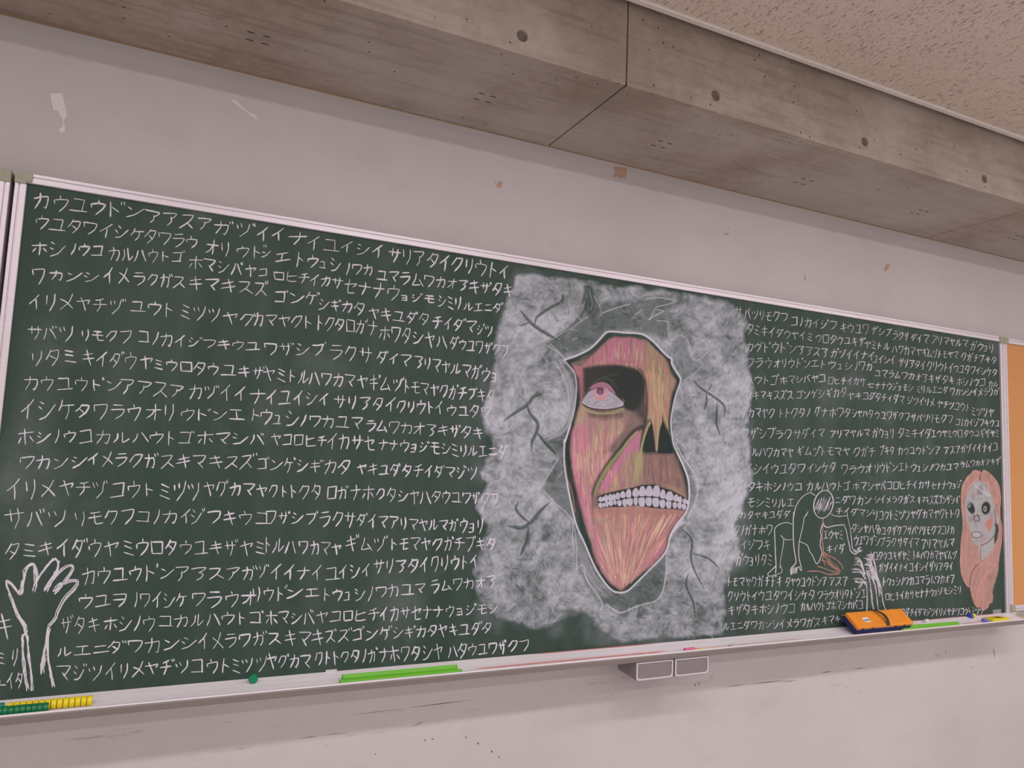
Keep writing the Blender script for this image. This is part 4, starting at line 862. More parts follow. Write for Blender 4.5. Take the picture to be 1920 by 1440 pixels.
# eyelid, eyeball, iris
m = cv.poly(Z(P3, '440,615 500,560 600,528 690,555 750,620 775,680 700,625 620,602 520,605'), 1.4, sm=4); cv.over((176, 118, 140), m*.92)
cv.stroke(Z(P3, '450,605 520,552 605,528 690,556 750,620 778,672'), 1.0, (206, 140, 160), .7, .8)
m = cv.poly(Z(P3, '340,785 400,700 450,645 520,610 640,605 720,650 800,720 885,800 868,832 780,850 690,862 580,862 480,845 400,815'), 1.4, sm=3)
cv.over((176, 174, 180), m*(.86+.1*l1*.5))
for k in range(34):
    x = rr.uniform(1098, 1164); y = rr.uniform(742, 762); cv.stroke([(x, y), (x+rr.uniform(4, 9), y-rr.uniform(3, 9))], rr.uniform(.7, 1.5), (218, 214, 222) if k % 3 else (110, 112, 112), rr.uniform(.3, .7)*m[int(y-cv.y0), int(x-cv.x0)], .8, sm=0)
ex, ey_ = Z(P3, '592,665')[0]
dd = np.hypot(X-ex, (Y-ey_)*1.02)
up = np.clip((Y-Z(P3, '0,600')[0][1])/1.5, 0, 1)
cv.over((220, 144, 128), np.clip((15.2-dd)/1.5, 0, 1)*np.clip((dd-10.5)/1.5, 0, 1)*up*.85); cv.over((206, 150, 172), np.clip((11.5-dd)/1.5, 0, 1)*up*.85)
cv.over((84, 66, 78), np.clip((7.6-np.hypot(X-ex+1, Y-ey_+3.5))/1.6, 0, 1)*.9); cv.over((166, 96, 118), np.clip((4.0-np.hypot(X-ex+1, Y-ey_+2))/1.5, 0, 1)*.85)
cv.stroke(Z(P3, '520,605 600,600 660,625 720,650 775,690'), 1.8, (66, 62, 66), .8, 1.2); cv.stroke(Z(P3, '640,606 720,655 800,720 882,800'), 1.2, (226, 222, 230), .7, .8)
cv.stroke(Z(P3, '372,790 440,835 540,856 680,862 800,848 878,808'), 1.2, (228, 222, 230), .9, .8)
cv.stroke(Z(P3, '368,815 450,858 560,882 660,880 780,862 875,838'), 2.6, (54, 52, 54), .9, 1.4)
cv.stroke(Z(P3, '372,868 440,892 520,920 620,930 720,918 800,895 880,868'), 3.0, (166, 170, 96), .9, 1.8)
cv.stroke(Z(P3, '430,925 520,955 640,965 760,955 870,915'), 2.6, (70, 74, 62), .55, 3)
for k in range(48):
    x = 430+k*9.6; cv.stroke(Z(P3, f'{x},{925+18*math.sin(k/47*3.14)} {x+rr.uniform(-4,6)},{960+rr.uniform(5,58)*math.sin(k/47*3.14)+10}'), 1.1, (66, 68, 60), rr.uniform(.4, .8), .9, sm=0)
# nasal cavities, yellow-green edges
for s_ in ('1238,1005 1262,1080 1278,1200 1292,1320 1300,1425 1118,1432 1150,1260 1195,1110', '1385,1000 1415,1060 1450,1150 1480,1250 1525,1440 1325,1440 1330,1280 1352,1130'):
    m = cv.poly(Z(P3, s_), 1.6); cv.over(DK, m*.96)
m = cv.poly(Z(P3, '1120,1400 1530,1400 1520,1455 1130,1455'), 5); cv.over(DK, m*.5)
YG = (186, 190, 118)
for s_, w_ in (('1228,1045 1190,1120 1155,1220 1125,1330 1105,1440', 3.4), ('1375,1020 1340,1140 1325,1260 1312,1400', 2.2), ('1385,845 1405,930 1435,1020 1460,1110', 2.6), ('1460,1110 1480,1200', 1.4), ('1345,330 1370,420 1330,520', 3.0), ('1380,560 1370,700 1385,850', 2)):
    cv.stroke(Z(P3, s_), w_, YG, .8, 1.4)
m = cv.poly(Z(P4, '560,505 660,320 780,130 900,0 960,0 860,160 740,330 640,470'), 7)*fm; cv.over((206, 112, 158), m*np.clip(.5+.12*vs, 0, 1))
m = cv.poly(Z(P3, '1095,1105 1112,1130 1060,1300 980,1440 860,1440 930,1310 1020,1180'), 4)*fm; cv.over((204, 116, 156), m*np.clip(.55+.12*vs, 0, 1))
m = cv.poly(Z(P4, '1080,-20 1130,-20 1140,120 1110,260 1080,380 1020,330 1050,120'), 9)*fm; cv.over((174, 176, 112), m*np.clip(.55+.2*vs, 0, 1))
m = cv.poly(Z(P3, '220,1150 330,1080 400,1100 430,1440 215,1440')+Z(P4, '300,60 360,400 240,330 212,100'), 12)*fm; cv.over((212, 118, 148), m*np.clip(.35+.22*vs, 0, 1))
for k in range(60):
    x = rr.uniform(1072, 1125); y = rr.uniform(800, 930); cv.stroke([(x, y), (x+rr.uniform(-1, 3), y+rr.uniform(20, 50))], .9, (214, 120, 154) if k % 2 else (104, 84, 82), rr.uniform(.25, .55)*fm[int(y-cv.y0), int(x-cv.x0)], .8, sm=0)
for k in range(60):
    x = rr.uniform(1206, 1256); y = rr.uniform(650, 760); cv.stroke([(x, y), (x+rr.uniform(-1, 1), y+rr.uniform(15, 45))], .9, (206, 136, 130) if k % 2 else (122, 98, 84), rr.uniform(.2, .5)*fm[int(y-cv.y0), int(x-cv.x0)], .8, sm=0)
# dark-and-olive fold running down to the mouth corner
FOLD = Z(P3, '1110,1110 1040,1150 970,1215 900,1300 830,1400')+Z(P4, '690,130 600,270 535,400 495,520')
cv.stroke(np.array(FOLD)+(1, -1), 9, DK, .9, 4)
cv.stroke(np.array(FOLD[1:])+(3, 2), 3.6, (168, 172, 108), .92, 1.8); cv.stroke(np.array(FOLD[1:])+(5.5, 4), 1.6, (120, 128, 80), .7, 1.4); cv.stroke(np.array(FOLD[4:])+(2, 1), 4.6, (140, 146, 92), .6, 2)
cv.stroke(Z(P4, '500,500 480,600 480,760 500,900'), 3, (70, 66, 60), .4, 4)
# dark hollow just inside the outline on the left and the chin
cv.stroke(Z(P3, '300,480 320,640 300,820 240,1020 170,1260 160,1440'), 7, DK, .7, 6); cv.stroke(Z(P4, '175,0 200,200 260,480 320,720 360,960 440,1200 520,1440'), 8, DK, .75, 6); cv.stroke(Z(P2, '790,760 860,900 930,975 990,985 1080,930 1180,840'), 5, DK, .5, 6)
cv.stroke(Z(P1, '640,680 760,650 860,560 900,505'), 4, DK, .55, 4); cv.stroke(Z(P3, '1240,20 1360,140 1480,250 1500,400 1590,520 1530,700 1490,900 1475,1100 1480,1300 1560,1440'), 5, DK, .7, 4); cv.stroke(Z(P4, '1560,0 1640,180 1700,380 1710,560'), 3.5, DK, .7, 3); cv.stroke(Z(P4, '1700,740 1560,900 1470,1060 1440,1220 1360,1330'), 5, DK, .6, 4)
# mouth and teeth
m = cv.poly(Z(P4, '545,560 640,520 800,480 940,450 1050,430 1120,405 1300,400 1370,440 1500,475 1640,545 1705,590 1715,720 1660,730 1540,715 1400,712 1260,700 1100,672 980,675 860,690 700,690 570,712'), 1.6, sm=0); cv.over((48, 50, 50), m*.95)
TE = 'u590,560,620,26 u626,555,615,10 u660,535,610,22 u715,525,605,30 u762,520,600,18 u810,505,590,25 u875,488,570,32 u950,460,565,32 u1040,450,555,38 u1125,425,550,41 u1212,420,550,42 u1305,415,555,46 u1390,468,580,32 u1475,492,605,46 u1560,530,615,32 u1612,555,630,25 u1672,580,645,22 u1702,600,650,8 l590,640,700,25 l632,640,692,12 l670,615,685,22 l722,610,675,26 l775,605,660,18 l832,605,675,28 l900,590,680,28 l965,580,670,38 l1040,570,665,24 l1118,570,680,42 l1208,570,675,38 l1298,575,688,43 l1385,600,700,34 l1465,615,705,33 l1545,632,705,25 l1605,635,712,24 l1655,650,722,18 l1682,660,722,7'
for t_ in TE.split():
    k_, (cx_, y0_, y1_, w_) = t_[0], map(float, t_[1:].split(','))
    if k_ == 'u': pts = f'{cx_-w_*.35},{y0_+5} {cx_+w_*.2},{y0_} {cx_+w_*.7},{y0_+14} {cx_+w_},{(y0_+y1_)/2} {cx_+w_*.85},{y1_-6} {cx_+w_*.3},{y1_} {cx_-w_*.6},{y1_-3} {cx_-w_},{y1_-22} {cx_-w_*.9},{(y0_+y1_)/2-10}'
    else: pts = f'{cx_-w_*.8},{y0_+4} {cx_},{y0_} {cx_+w_*.8},{y0_+5} {cx_+w_},{(y0_+y1_)/2} {cx_+w_*.75},{y1_-8} {cx_+w_*.2},{y1_} {cx_-w_*.5},{y1_-6} {cx_-w_*.95},{(y0_+y1_)/2}'
    q = Z(P4, pts); m = cv.poly(q, 1.1, sm=3); cv.over((208, 204, 212), m*(.82+.06*l1)); cv.stroke(q+[q[0]], .9, (226, 222, 230), .65, .7, sm=3)
cv.stroke(Z(P4, '1510,610 1515,700'), 1.2, (160, 120, 112), .7, 1)
# the torn outline in firm white chalk
OL = OUT
cv.stroke(OL[:14], 3.6, (226, 220, 230), .95, 1.0, sm=4); cv.stroke(OL[13:24], 2.4, (226, 220, 230), .95, .9, sm=4); cv.stroke(OL[20:34], 3.0, (226, 220, 230), .95, 1.0, sm=4); cv.stroke(OL[33:45], 3.2, (226, 220, 230), .95, 1.0, sm=4); cv.stroke(OL[43:]+[OL[0]], 2.0, (222, 216, 226), .92, .9, sm=4)
cv.stroke(Z(P2, '608,130 625,250 660,350 680,480'), 1.6, (216, 150, 128), .6, 1)
lum = cv.rgb@np.array([.3, .55, .15]); fk = fm[..., None]; cv.rgb = cv.rgb*(1-fk)+fk*(cv.rgb*.90+lum[..., None]*.10)*np.array([1.06, 1.03, 1.12])
cv.build('chalk_drawing', 'blended chalk drawing of a flayed one-eyed face with bared teeth in torn grey skin', YF-0.0003)

# --- small salmon-haired pale face at the right end
cw_ = Canvas(1788, 872, 1884, 1150, .5); S2 = cw_.shape; cw_.gr = np.random.default_rng(8).random(S2); cw_.wx = vnoise(S2, 16, 61, 3); cw_.wy = vnoise(S2, 16, 62, 3)
nz = vnoise(S2, 14, 63, 4); nf = vnoise(S2, 4, 64, 2); hs = lic(S2, np.full(S2, 1.62)+.5*(vnoise(S2, 90, 65, 2)-.5), 22, 66, vnoise(S2, 4, 67, 1))
OM, OO = CROP['M'], CROP['O']
hair = cw_.poly(Z(OM, '1260,705 1310,690 1350,705 1372,720 1400,690 1440,700 1480,740 1540,800 1590,870 1615,960 1625,1100')+Z(OO, '1625,40 1648,120 1655,250 1645,400 1620,600 1600,760 1560,880 1545,960 1550,1010 1540,1080 1500,1110 1490,1150 1430,1190 1400,1150 1350,1140 1320,1080 1290,1000 1275,900 1245,905 1190,820 1160,720 1150,600 1165,380 1180,160')+Z(OM, '1125,1300 1110,1180 1110,1000 1130,880 1190,780'), 1.2, wob=1)
cw_.over((204, 156, 146), hair*np.clip(.80+(nz-.5)*.35+.06*hs, 0, 1))
cw_.over((176, 140, 132), hair*np.clip((nz-.45)*1.6, 0, .55)*np.clip((cw_.Y-960)/60, 0, 1))
gap = cw_.poly(Z(OO, '1565,150 1600,140 1618,200 1600,320 1560,400 1562,300'), 1.0); cw_.erase(gap*.95)
for s_ in ('1215,790 1140,880 1120,1000 1115,1180', '1190,800 1150,860 1130,960', '1260,860 1200,930 1170,1020', '1380,820 1450,880 1500,960 1540,1080', '1400,700 1480,740 1560,830 1600,930 1620,1060', '1300,710 1340,740 1330,790 1280,850 1240,880', '1380,730 1375,800', '1560,1060 1600,1180 1615,1300'):
    cw_.stroke(Z(OM, s_), 1.4, (226, 158, 146), .85, .8)
for s_ in ('1650,150 1655,250 1640,430 1580,620 1470,760 1400,900 1380,1000 1385,1120', '1520,610 1470,720 1400,840 1360,960 1350,1100 1375,1140', '1430,880 1420,980 1440,1100 1420,1160', '1280,830 1300,740 1370,660 1480,560 1580,420 1620,320', '1290,800 1275,900 1300,1020 1330,1110 1360,1145', '1380,430 1385,560 1370,620 1300,700', '1170,300 1160,480 1165,700 1200,820 1240,880', '1220,160 1260,200 1280,330', '1540,1080 1490,1100 1480,1150'):
    cw_.stroke(Z(OO, s_), 1.3, (226, 158, 146), .85, .8)
cw_.stroke(Z(OO, '1375,625 1330,670 1290,740 1275,830 1270,880'), 1.8, (56, 60, 58), .85, 1); cw_.stroke(Z(OM, '1376,715 1360,760 1365,830 1350,800 1356,740'), 1.4, (96, 78, 72), .8, .8)
face = cw_.poly(Z(OM, '1290,850 1330,835 1390,845 1440,880 1480,960 1515,1060 1545,1180 1560,1300')+Z(OO, '1580,110 1575,250 1540,320 1470,380 1380,408 1320,380 1295,300 1270,200 1225,110')+Z(OM, '1170,1250 1165,1130 1180,1040 1215,950 1250,880'), 1.2, sm=3)
neck = cw_.poly(Z(OO, '1375,420 1480,385 1560,310 1565,420 1500,510 1400,600 1385,520'), 1.2)
ear = cw_.poly(Z(OO, '1585,0 1610,60 1615,130 1575,145 1580,60'), 1.2)
for m in (neck, face, ear): cw_.over((176, 177, 180), m*np.clip(.86+(nf-.5)*.3+(nz-.5)*.2, 0, 1))
cw_.over((130, 132, 132), face*np.clip((nz-.5)*1.8, 0, .5))
for c_, s_, co, a_ in (('M', '1320,920 1370,890 1400,960 1370,1010 1320,1000', (122, 100, 100), .6), ('M', '1240,1000 1280,980 1290,1040 1250,1060', (170, 120, 114), .5), ('M', '1200,1290 1260,1300 1270,1350 1220,1370', (166, 130, 126), .6), ('M', '1420,1400 1440,1350 1500,1300 1520,1290 1525,1330 1500,1440 1450,1440 1420,1420', (198, 136, 124), .85), ('O', '1450,130 1540,70 1545,110 1510,240 1465,170', (198, 136, 124), .85), ('O', '1380,350 1430,300 1465,315 1420,360 1390,375', (190, 140, 130), .6)):
    cw_.over(co, cw_.poly(Z(CROP[c_], s_), 2, sm=3)*a_)
def ell(cx_, cy_, rx, ry, th=0): 
    c_, s2 = math.cos(th), math.sin(th); U = ((cw_.X-cx_)*c_+(cw_.Y-cy_)*s2)/rx; V = (-(cw_.X-cx_)*s2+(cw_.Y-cy_)*c_)/ry; return np.hypot(U, V)
for (mx2, my2, rx, ry, th, ix_, iy_) in ((1238, 1180, 7.2, 13.2, -.38, 1214, 1142), (1430, 1185, 9.2, 13.6, .1, 1420, 1193)):
    x_, y_ = Z(OM, f'{mx2},{my2}')[0]; e = ell(x_, y_, rx, ry, th); cw_.over((40, 46, 44), np.clip((1-e)*5, 0, 1)*.95)
    x_, y_ = Z(OM, f'{ix_},{iy_}')[0]; e = ell(x_, y_, 2.6, 4.2, 0); cw_.over((214, 212, 216), np.clip((.28-abs(e-1))*5, 0, 1)*.9); cw_.over((220, 220, 220), np.clip((.35-e)*4, 0, 1)*.9)
for c_, s_ in (('M', '1290,1280 1278,1330 1300,1365', ), ('M', '1310,1270 1340,1290 1350,1340 1335,1365'), ('M', '1300,1290 1320,1280'), ('M', '1535,1200 1555,1300 1550,1420'), ('O', '1580,100 1578,250 1500,350 1400,405'), ('O', '1290,250 1340,235 1400,250 1405,290 1360,310 1310,300 1290,260'), ('O', '1400,440 1395,520 1400,590'), ('O', '1365,30 1380,90 1340,110'), ('O', '1320,40 1322,100')):
    cw_.stroke(Z(CROP[c_], s_), 1.5, (56, 58, 60), .85, .9)
for k in range(3):
    for j in range(2):
        x_, y_ = Z(OO, f'{1325+k*28},{262+j*26}')[0]; e = ell(x_, y_, 1.9, 1.8); cw_.over((206, 204, 208), np.clip((1-e)*3, 0, 1)*.75)
cw_.stroke(Z(OM, '1285,865 1320,910 1360,955 1410,985 1450,1010 1490,1022'), 1.2, (224, 220, 226), .95, .7)
for k in range(8):
    x_, y_ = 1300+k*24, 885+k*18; cw_.stroke(Z(OM, f'{x_-16+k},{y_+32} {x_+14},{y_-28}'), 1.0, (224, 220, 226), .9, .7, sm=0)
cw_.build('chalk_drawing', 'small chalk drawing of a stitched pale face with long salmon hair', YF-0.0003, cut=.05)
# ------------------------------------------------------------------ things on and under the chalk tray
def at_y(px, py, y): return on_plane(np.array(px), np.array(py), y)
def cyl_x(bm, x0, x1, cy, cz, r, seg=20, bev=0.0):
    g = bmesh.ops.create_cone(bm, cap_ends=True, segments=seg, radius1=r, radius2=r, depth=abs(x1-x0), matrix=Matrix.Translation(((x0+x1)/2, cy, cz)) @ Matrix.Rotation(math.pi/2, 4, 'Y'))
    if bev:
        es = [e for e in {e for v in g['verts'] for e in v.link_edges} if abs(e.verts[0].co.x-e.verts[1].co.x) < 1e-6]
        bmesh.ops.bevel(bm, geom=es, offset=bev, segments=2, affect='EDGES', profile=.5)
def plastic(name, c, rough=0.3): return simple(name, c, rough, var=0.03)
M['yellow'] = plastic('yellow_plastic', lin(246, 222, 30)); M['dgreen'] = plastic('dark_green_plastic', lin(24, 120, 72))
M['teal'] = plastic('teal_plastic', lin(24, 150, 112)); M['lime'] = plastic('lime_plastic', lin(108, 190, 36), .4)
FL = TZ-0.0083                                   # trough floor height
def magnet_proto(mat, r=0.0105, t=0.0105):
    """round knob magnet lying on its edge: body with a dished cap (a waist groove shows between neighbours)"""
    bm = bmesh.new(); n = 22; prof = [(-t/2, 0), (-t/2, r*.86), (-t/2+.001, r*.97), (-t/2+.003, r), (t/2-.0032, r*.985), (t/2-.001, r*.93), (t/2-.0004, r*.80), (t/2-.0014, r*.55), (t/2-.0016, 0)]
    rings = []
    for (x, rr_) in prof:
        if rr_ == 0: rings.append([bm.verts.new((x, 0, 0))])
        else: rings.append([bm.verts.new((x, rr_*math.cos(2*math.pi*k/n), rr_*math.sin(2*math.pi*k/n))) for k in range(n)])
    for a, b in zip(rings[:-1], rings[1:]):
        for k in range(n):
            k2 = (k+1) % n
            if len(a) == 1: bm.faces.new((a[0], b[k2], b[k]))
            elif len(b) == 1: bm.faces.new((a[k], a[k2], b[0]))
            else: bm.faces.new((a[k], a[k2], b[k2], b[k]))
    bmesh.ops.recalc_face_normals(bm, faces=bm.faces)
    me = bpy.data.meshes.new('round_magnet'); bm.to_mesh(me); bm.free(); me.materials.append(mat)
    me.polygons.foreach_set('use_smooth', [True]*len(me.polygons))
    return me
ORD = 'first second third fourth fifth sixth seventh eighth ninth tenth eleventh twelfth thirteenth fourteenth fifteenth'.split()
ymesh = magnet_proto(M['yellow']); gmesh = magnet_proto(M['dgreen'], 0.0100)
# yellow row in the middle of the trough
xs = np.arange(14)
yx0, yx1 = -0.1165, 0.0
for k in range(14):
    o = bpy.data.objects.new('round_magnet', ymesh); COL.objects.link(o)
    o.location = (-0.1190-k*0.0112, -0.116, FL+0.0112); o.rotation_euler = (k*1.7, 0, 0.0)
    tag(o, f'yellow round magnet, {ORD[k]} from the bare right end of the yellow row' if k else 'rightmost yellow round magnet of the row on the ledge, its flat face bare', 'magnet', 'yellow round magnets in a row')
for k in range(13):
    o = bpy.data.objects.new('round_magnet', gmesh); COL.objects.link(o)
    o.location = (-0.199-k*0.0102, -0.1330, FL+0.0104); o.rotation_euler = (k*1.3, 0, 0.04)
    tag(o, f'dark green round magnet, {ORD[k]} from the right end of the green row' if k else 'rightmost dark green round magnet, in front of the yellow row', 'magnet', 'dark green round magnets in a row')
tag(bx('magnet_bar', (-0.40, -0.276, -0.124, -0.106, FL, FL+0.021), M['teal'], bev=0.003), 'teal magnetic bar lying behind the dark green magnets', 'magnet bar')

# long lime-green magnetic bars (grooved back)
def bar(name, L, loc, rz, label, w_=0.0125, h=0.0085, mat=None, rx=0):
    r = empty(name, loc, rz); mat = mat or M['lime']
    body = [(-w_/2, 0), (-w_/2, h*.55), (-w_/2+.0015, h*.8), (-w_*.18, h), (-w_*.1, h*.86), (w_*.1, h*.86), (w_*.18, h), (w_/2-.0015, h*.8), (w_/2, h*.55), (w_/2, 0)]
    o = prism_x('bar_body', body, -L/2, L/2, mat, r)
    for sx in (-1, 1): bx('end_stop', (sx*L/2-.0012*(sx < 0)-0.0001*(sx > 0), sx*L/2+.0012*(sx > 0)+0.0001*(sx < 0), -w_/2, w_/2, 0.0, h*.92), mat, r, bev=.0005, seg=1)
    tag(r, label, 'magnet bar', 'lime green magnet bars on the ledge'); return r
bar('magnet_bar', 0.322, (0.5845, -0.1290, FL), 0.0, 'lime green bar lying frontmost on the ledge below the katakana')
bar('magnet_bar', 0.304, (0.585, -0.1130, FL), -0.004, 'lime green bar lying against the board side of its frontmost twin', h=.0165, w_=.0125)
bar('magnet_bar', 0.305, (2.622, -0.1340, FL), 0.0, 'lime green bar running out to the right from behind the orange eraser, front one', h=.010)
bar('magnet_bar', 0.300, (2.647, -0.1180, FL), -0.03, 'lime green bar right of the orange eraser, behind the front one', h=.0125)

# green round magnet on the board edge
def board_magnet(px, py, r, mat, label, y=YF):
    c = at_y(px, py, y-0.006); bm = bmesh.new()
    g = bmesh.ops.create_cone(bm, cap_ends=True, segments=28, radius1=r, radius2=r*.93, depth=0.009, matrix=Matrix.Translation((c[0], y-0.0047, c[2])) @ Matrix.Rotation(math.pi/2, 4, 'X'))
    bmesh.ops.bevel(bm, geom=[e for e in bm.edges], offset=.0012, segments=2, affect='EDGES')
    return tag(bm_obj('round_magnet', bm, mat), label, 'magnet')
board_magnet(475, 1273, 0.0112, plastic('emerald_plastic', lin(20, 136, 88)), 'single green round magnet leaning at the foot of the board near the left', y=-0.080)
# clear clip
M['clear'] = simple('milky_clear_plastic', lin(206, 208, 212), 0.2, var=0.02)
c = at_y(622, 1258, -0.068)
o = empty('clear_clip', (c[0], -0.066, GZ0-0.001)); tag(o, 'small clear plastic clip at the foot of the board right of the green magnet', 'clip')
bx('clip_plate', (-0.0145, 0.0145, -0.004, 0.0052, -0.001, 0.0015), M['clear'], o, bev=.0006, seg=1); bx('clip_plate', (-0.0145, 0.0145, 0.0030, 0.0052, 0.0016, 0.0085), M['clear'], o, bev=.0006, seg=1)

# chalk pieces and crumbs
def chalk_stick(name, loc, L, r, rz, mat, label):
    bm = bmesh.new(); cyl_x(bm, -L/2, L/2, 0, 0, r, 14, bev=r*.25)
    for v in bm.verts: v.co += Vector((random.uniform(-1, 1), random.uniform(-1, 1), random.uniform(-1, 1)))*r*.05
    o = bm_obj(name, bm, mat, smooth=False); o.location = loc; o.rotation_euler = (0, 0, rz); return tag(o, label, 'chalk')
M['pinkc'] = mat_chalk('pink_chalk_stick', lin(228, 116, 148), 0.0); M['yelc'] = mat_chalk('yellow_chalk_stick', lin(238, 208, 110), 0.0); M['whitec'] = mat_chalk('white_chalk_stick', lin(236, 230, 232), 0.0)
chalk_stick('chalk_stick', (1.500, -0.1345, FL+0.0058), 0.040, 0.0056, 0.03, M['pinkc'], 'stub of pink chalk on the ledge below the face drawing')
chalk_stick('chalk_stick', (1.545, -0.1385, FL+0.0038), 0.034, 0.0036, 0.05, M['yelc'], 'thin stub of yellow chalk on the ledge beside the pink stub')
chalk_stick('chalk_stick', (1.584, -0.1385, FL+0.0030), 0.016, 0.0028, 0.4, M['yelc'], 'crumb of yellow chalk right of the longer yellow stub')
chalk_stick('chalk_stick', (2.677, -0.080, FL+0.0128), 0.026, 0.0056, 0.3, M['whitec'], 'stub of white chalk on the ledge right of the orange eraser')
bm = bmesh.new(); bmesh.ops.create_icosphere(bm, subdivisions=2, radius=1)
for v in bm.verts: v.co = Vector((v.co.x*.018*random.uniform(.9, 1.1), v.co.y*.009, max(v.co.z, -0.3)*.0055*random.uniform(.9, 1.1)))
o = bm_obj('crumpled_tissue', bm, simple('grey_white_paper', lin(196, 192, 194), .9), smooth=True); o.location = (1.685, -0.125, FL+0.0018); tag(o, 'tiny pale crumpled scrap on the ledge right of the pink chalk', 'scrap')

# salmon chalk dust on the tray (flat drifts)
M['dust'] = simple('salmon_chalk_dust', lin(254, 172, 160), .95, var=.03, scale=300)
def drift(x0, x1, y, w_, z, nm, seed, slope=0.0):
    r_ = np.random.default_rng(seed); n = int((x1-x0)/.004); vs, fs = [], []
    xs_ = np.linspace(x0, x1, n); ww = w_*(.45+.55*r_.random(n))*np.clip(np.minimum(xs_-x0, x1-xs_)/.06, .08, 1)
    for x_, q in zip(xs_, ww): vs += [(x_, y-q/2, z-slope*q/2), (x_, y+q/2, z+slope*q/2)]
    for k in range(n-1): fs.append((2*k, 2*k+2, 2*k+3, 2*k+1))
    o = mesh_obj('chalk_dust', vs, fs, M['dust']); adopt(o, cb); o['kind'] = 'stuff'; o['label'] = 'salmon chalk dust lying on the ledge'; return o
drift(0.78, 1.44, -0.1155, 0.012, FL+0.0022, 'a', 1); drift(0.98, 1.42, -0.0650, 0.006, GZ0+0.0030, 'b', 2)
drift(1.45, 2.0, -0.1180, 0.0035, FL+0.0022, 'c', 3); drift(2.52, 3.16, -0.0645, 0.0055, GZ0+0.0030, 'd', 4); drift(2.80, 3.15, -0.1170, 0.006, FL+0.0022, 'e', 5)

# orange blackboard eraser, 
er = empty('blackboard_eraser', (2.372, -0.118, FL+0.0062), 0.0)
tag(er, 'long orange blackboard eraser with blue felt and a black hand strap, leaning on the ledge', 'eraser')
M['orange'] = simple('orange_vinyl', lin(246, 150, 40), .45, var=.07, scale=22); M['felt'] = simple('navy_corduroy', lin(38, 52, 112), .95, scale=200, bump=.5); M['strap'] = simple('black_webbing', lin(34, 28, 34), .55, scale=150); M['white'] = simple('white_label', lin(226, 228, 236), .5, var=.02); M['ink'] = simple('dark_ink', lin(50, 58, 120), .6); M['clipg'] = simple('dark_green_rivet', lin(30, 60, 44), .5)
tilt = Matrix.Rotation(math.radians(0), 4, 'X')
EL, ED, EH = 0.290, 0.066, 0.036
TL = math.radians(-38)
rot = Matrix.Translation((0, 0.026, 0.060)) @ Matrix.Rotation(-TL, 4, 'X')      # back face turned up and out to the room
def er_part(name, bm, mat):
    bmesh.ops.transform(bm, matrix=rot, verts=bm.verts); return bm_obj(name, bm, mat, er)
bm = bmesh.new(); box(bm, -EL/2, EL/2, -ED, 0.002, -0.010, 0.004, bev=.004, seg=3); er_part('eraser_back', bm, M['orange'])
bm = bmesh.new(); box(bm, -EL/2+.001, EL/2-.004, -ED-.001, 0.001, -0.030, -0.0102, bev=.003); er_part('felt_pad', bm, M['felt'])
bm = bmesh.new(); n = 14
for k in range(n):
    t0, t1 = k/n, (k+1)/n
    def sp(t): return (-.004+.012*math.sin(math.pi*t)-.016*(1-t)+.010, 0.004-(ED+.006)*t, .0045+.012*math.sin(math.pi*t)**.8)
    a, b = sp(t0), sp(t1)
    vs = [bm.verts.new(p) for p in ((a[0]-.0065, a[1], a[2]), (a[0]+.0065, a[1], a[2]), (b[0]+.0065, b[1], b[2]), (b[0]-.0065, b[1], b[2]))]; bm.faces.new(vs)
bmesh.ops.remove_doubles(bm, verts=bm.verts, dist=1e-5)
bmesh.ops.solidify(bm, geom=bm.faces[:], thickness=.0014); er_part('hand_strap', bm, M['strap'])
bm = bmesh.new(); box(bm, -.090, -.062, -.046, -.026, .0040, .0046); lb = er_part('label_sticker', bm, M['white'])
bm = bmesh.new(); [box(bm, -.087+.0042*i, -.0842+.0042*i, -.0405, -.0345, .0046, .0049) for i in range(6)]
bmesh.ops.transform(bm, matrix=rot, verts=bm.verts); bm_obj('label_print', bm, M['ink'], lb)
for x_ in (-.117, -.066, .052, .100):
    bm = bmesh.new(); bmesh.ops.create_cone(bm, cap_ends=True, segments=14, radius1=.0042, radius2=.0036, depth=.003, matrix=Matrix.Translation((x_, -ED-.0010, -.005)) @ Matrix.Rotation(math.pi/2, 4, 'X')); er_part('rivet', bm, M['clipg'])

# small things at the right end
M['blue'] = plastic('blue_plastic', lin(50, 76, 176), .35); M['lemon'] = plastic('lemon_plastic', lin(238, 226, 50), .4)
pm = empty('push_magnet', tuple(at_y(1815, 1155, YF-.002))); q_ = at_y(1826, 1154.5, -0.074); pm.location = (q_[0], -0.0745, q_[2]); pm.rotation_euler = (0, 0, -math.pi/2)
tag(pm, 'blue-headed yellow push magnet stuck low on the board above the ledge at right', 'magnet')
def lathe_y(name, prof, mat, parent, off=(0, 0, 0), n=20, rot=None):
    bm = bmesh.new(); rings = []
    for d, r_ in prof: rings.append([bm.verts.new((off[0]+r_*math.cos(2*math.pi*k/n), off[1]-d, off[2]+r_*math.sin(2*math.pi*k/n))) for k in range(n)])
    for a, b in zip(rings[:-1], rings[1:]):
        for k in range(n): bm.faces.new((a[k], a[(k+1) % n], b[(k+1) % n], b[k]))
    bm.faces.new(rings[0][::-1]); bm.faces.new(rings[-1]); bmesh.ops.recalc_face_normals(bm, faces=bm.faces)
    return bm_obj(name, bm, mat, parent, smooth=False)
lathe_y('magnet_base', [(0, .0095), (.006, .0095), (.010, .0085), (.014, .0060)], M['lemon'], pm)
lathe_y('magnet_head', [(.003, .0060), (.006, .0105), (.010, .0112), (.013, .0085), (.015, .0100), (.019, .0098), (.021, .0070)], M['blue'], pm, (0, -0.0105, 0), n=9)
o = empty('plastic_clip', (2.968, -0.120, FL)); tag(o, 'small translucent blue clip lying on the ledge near its right end', 'clip')
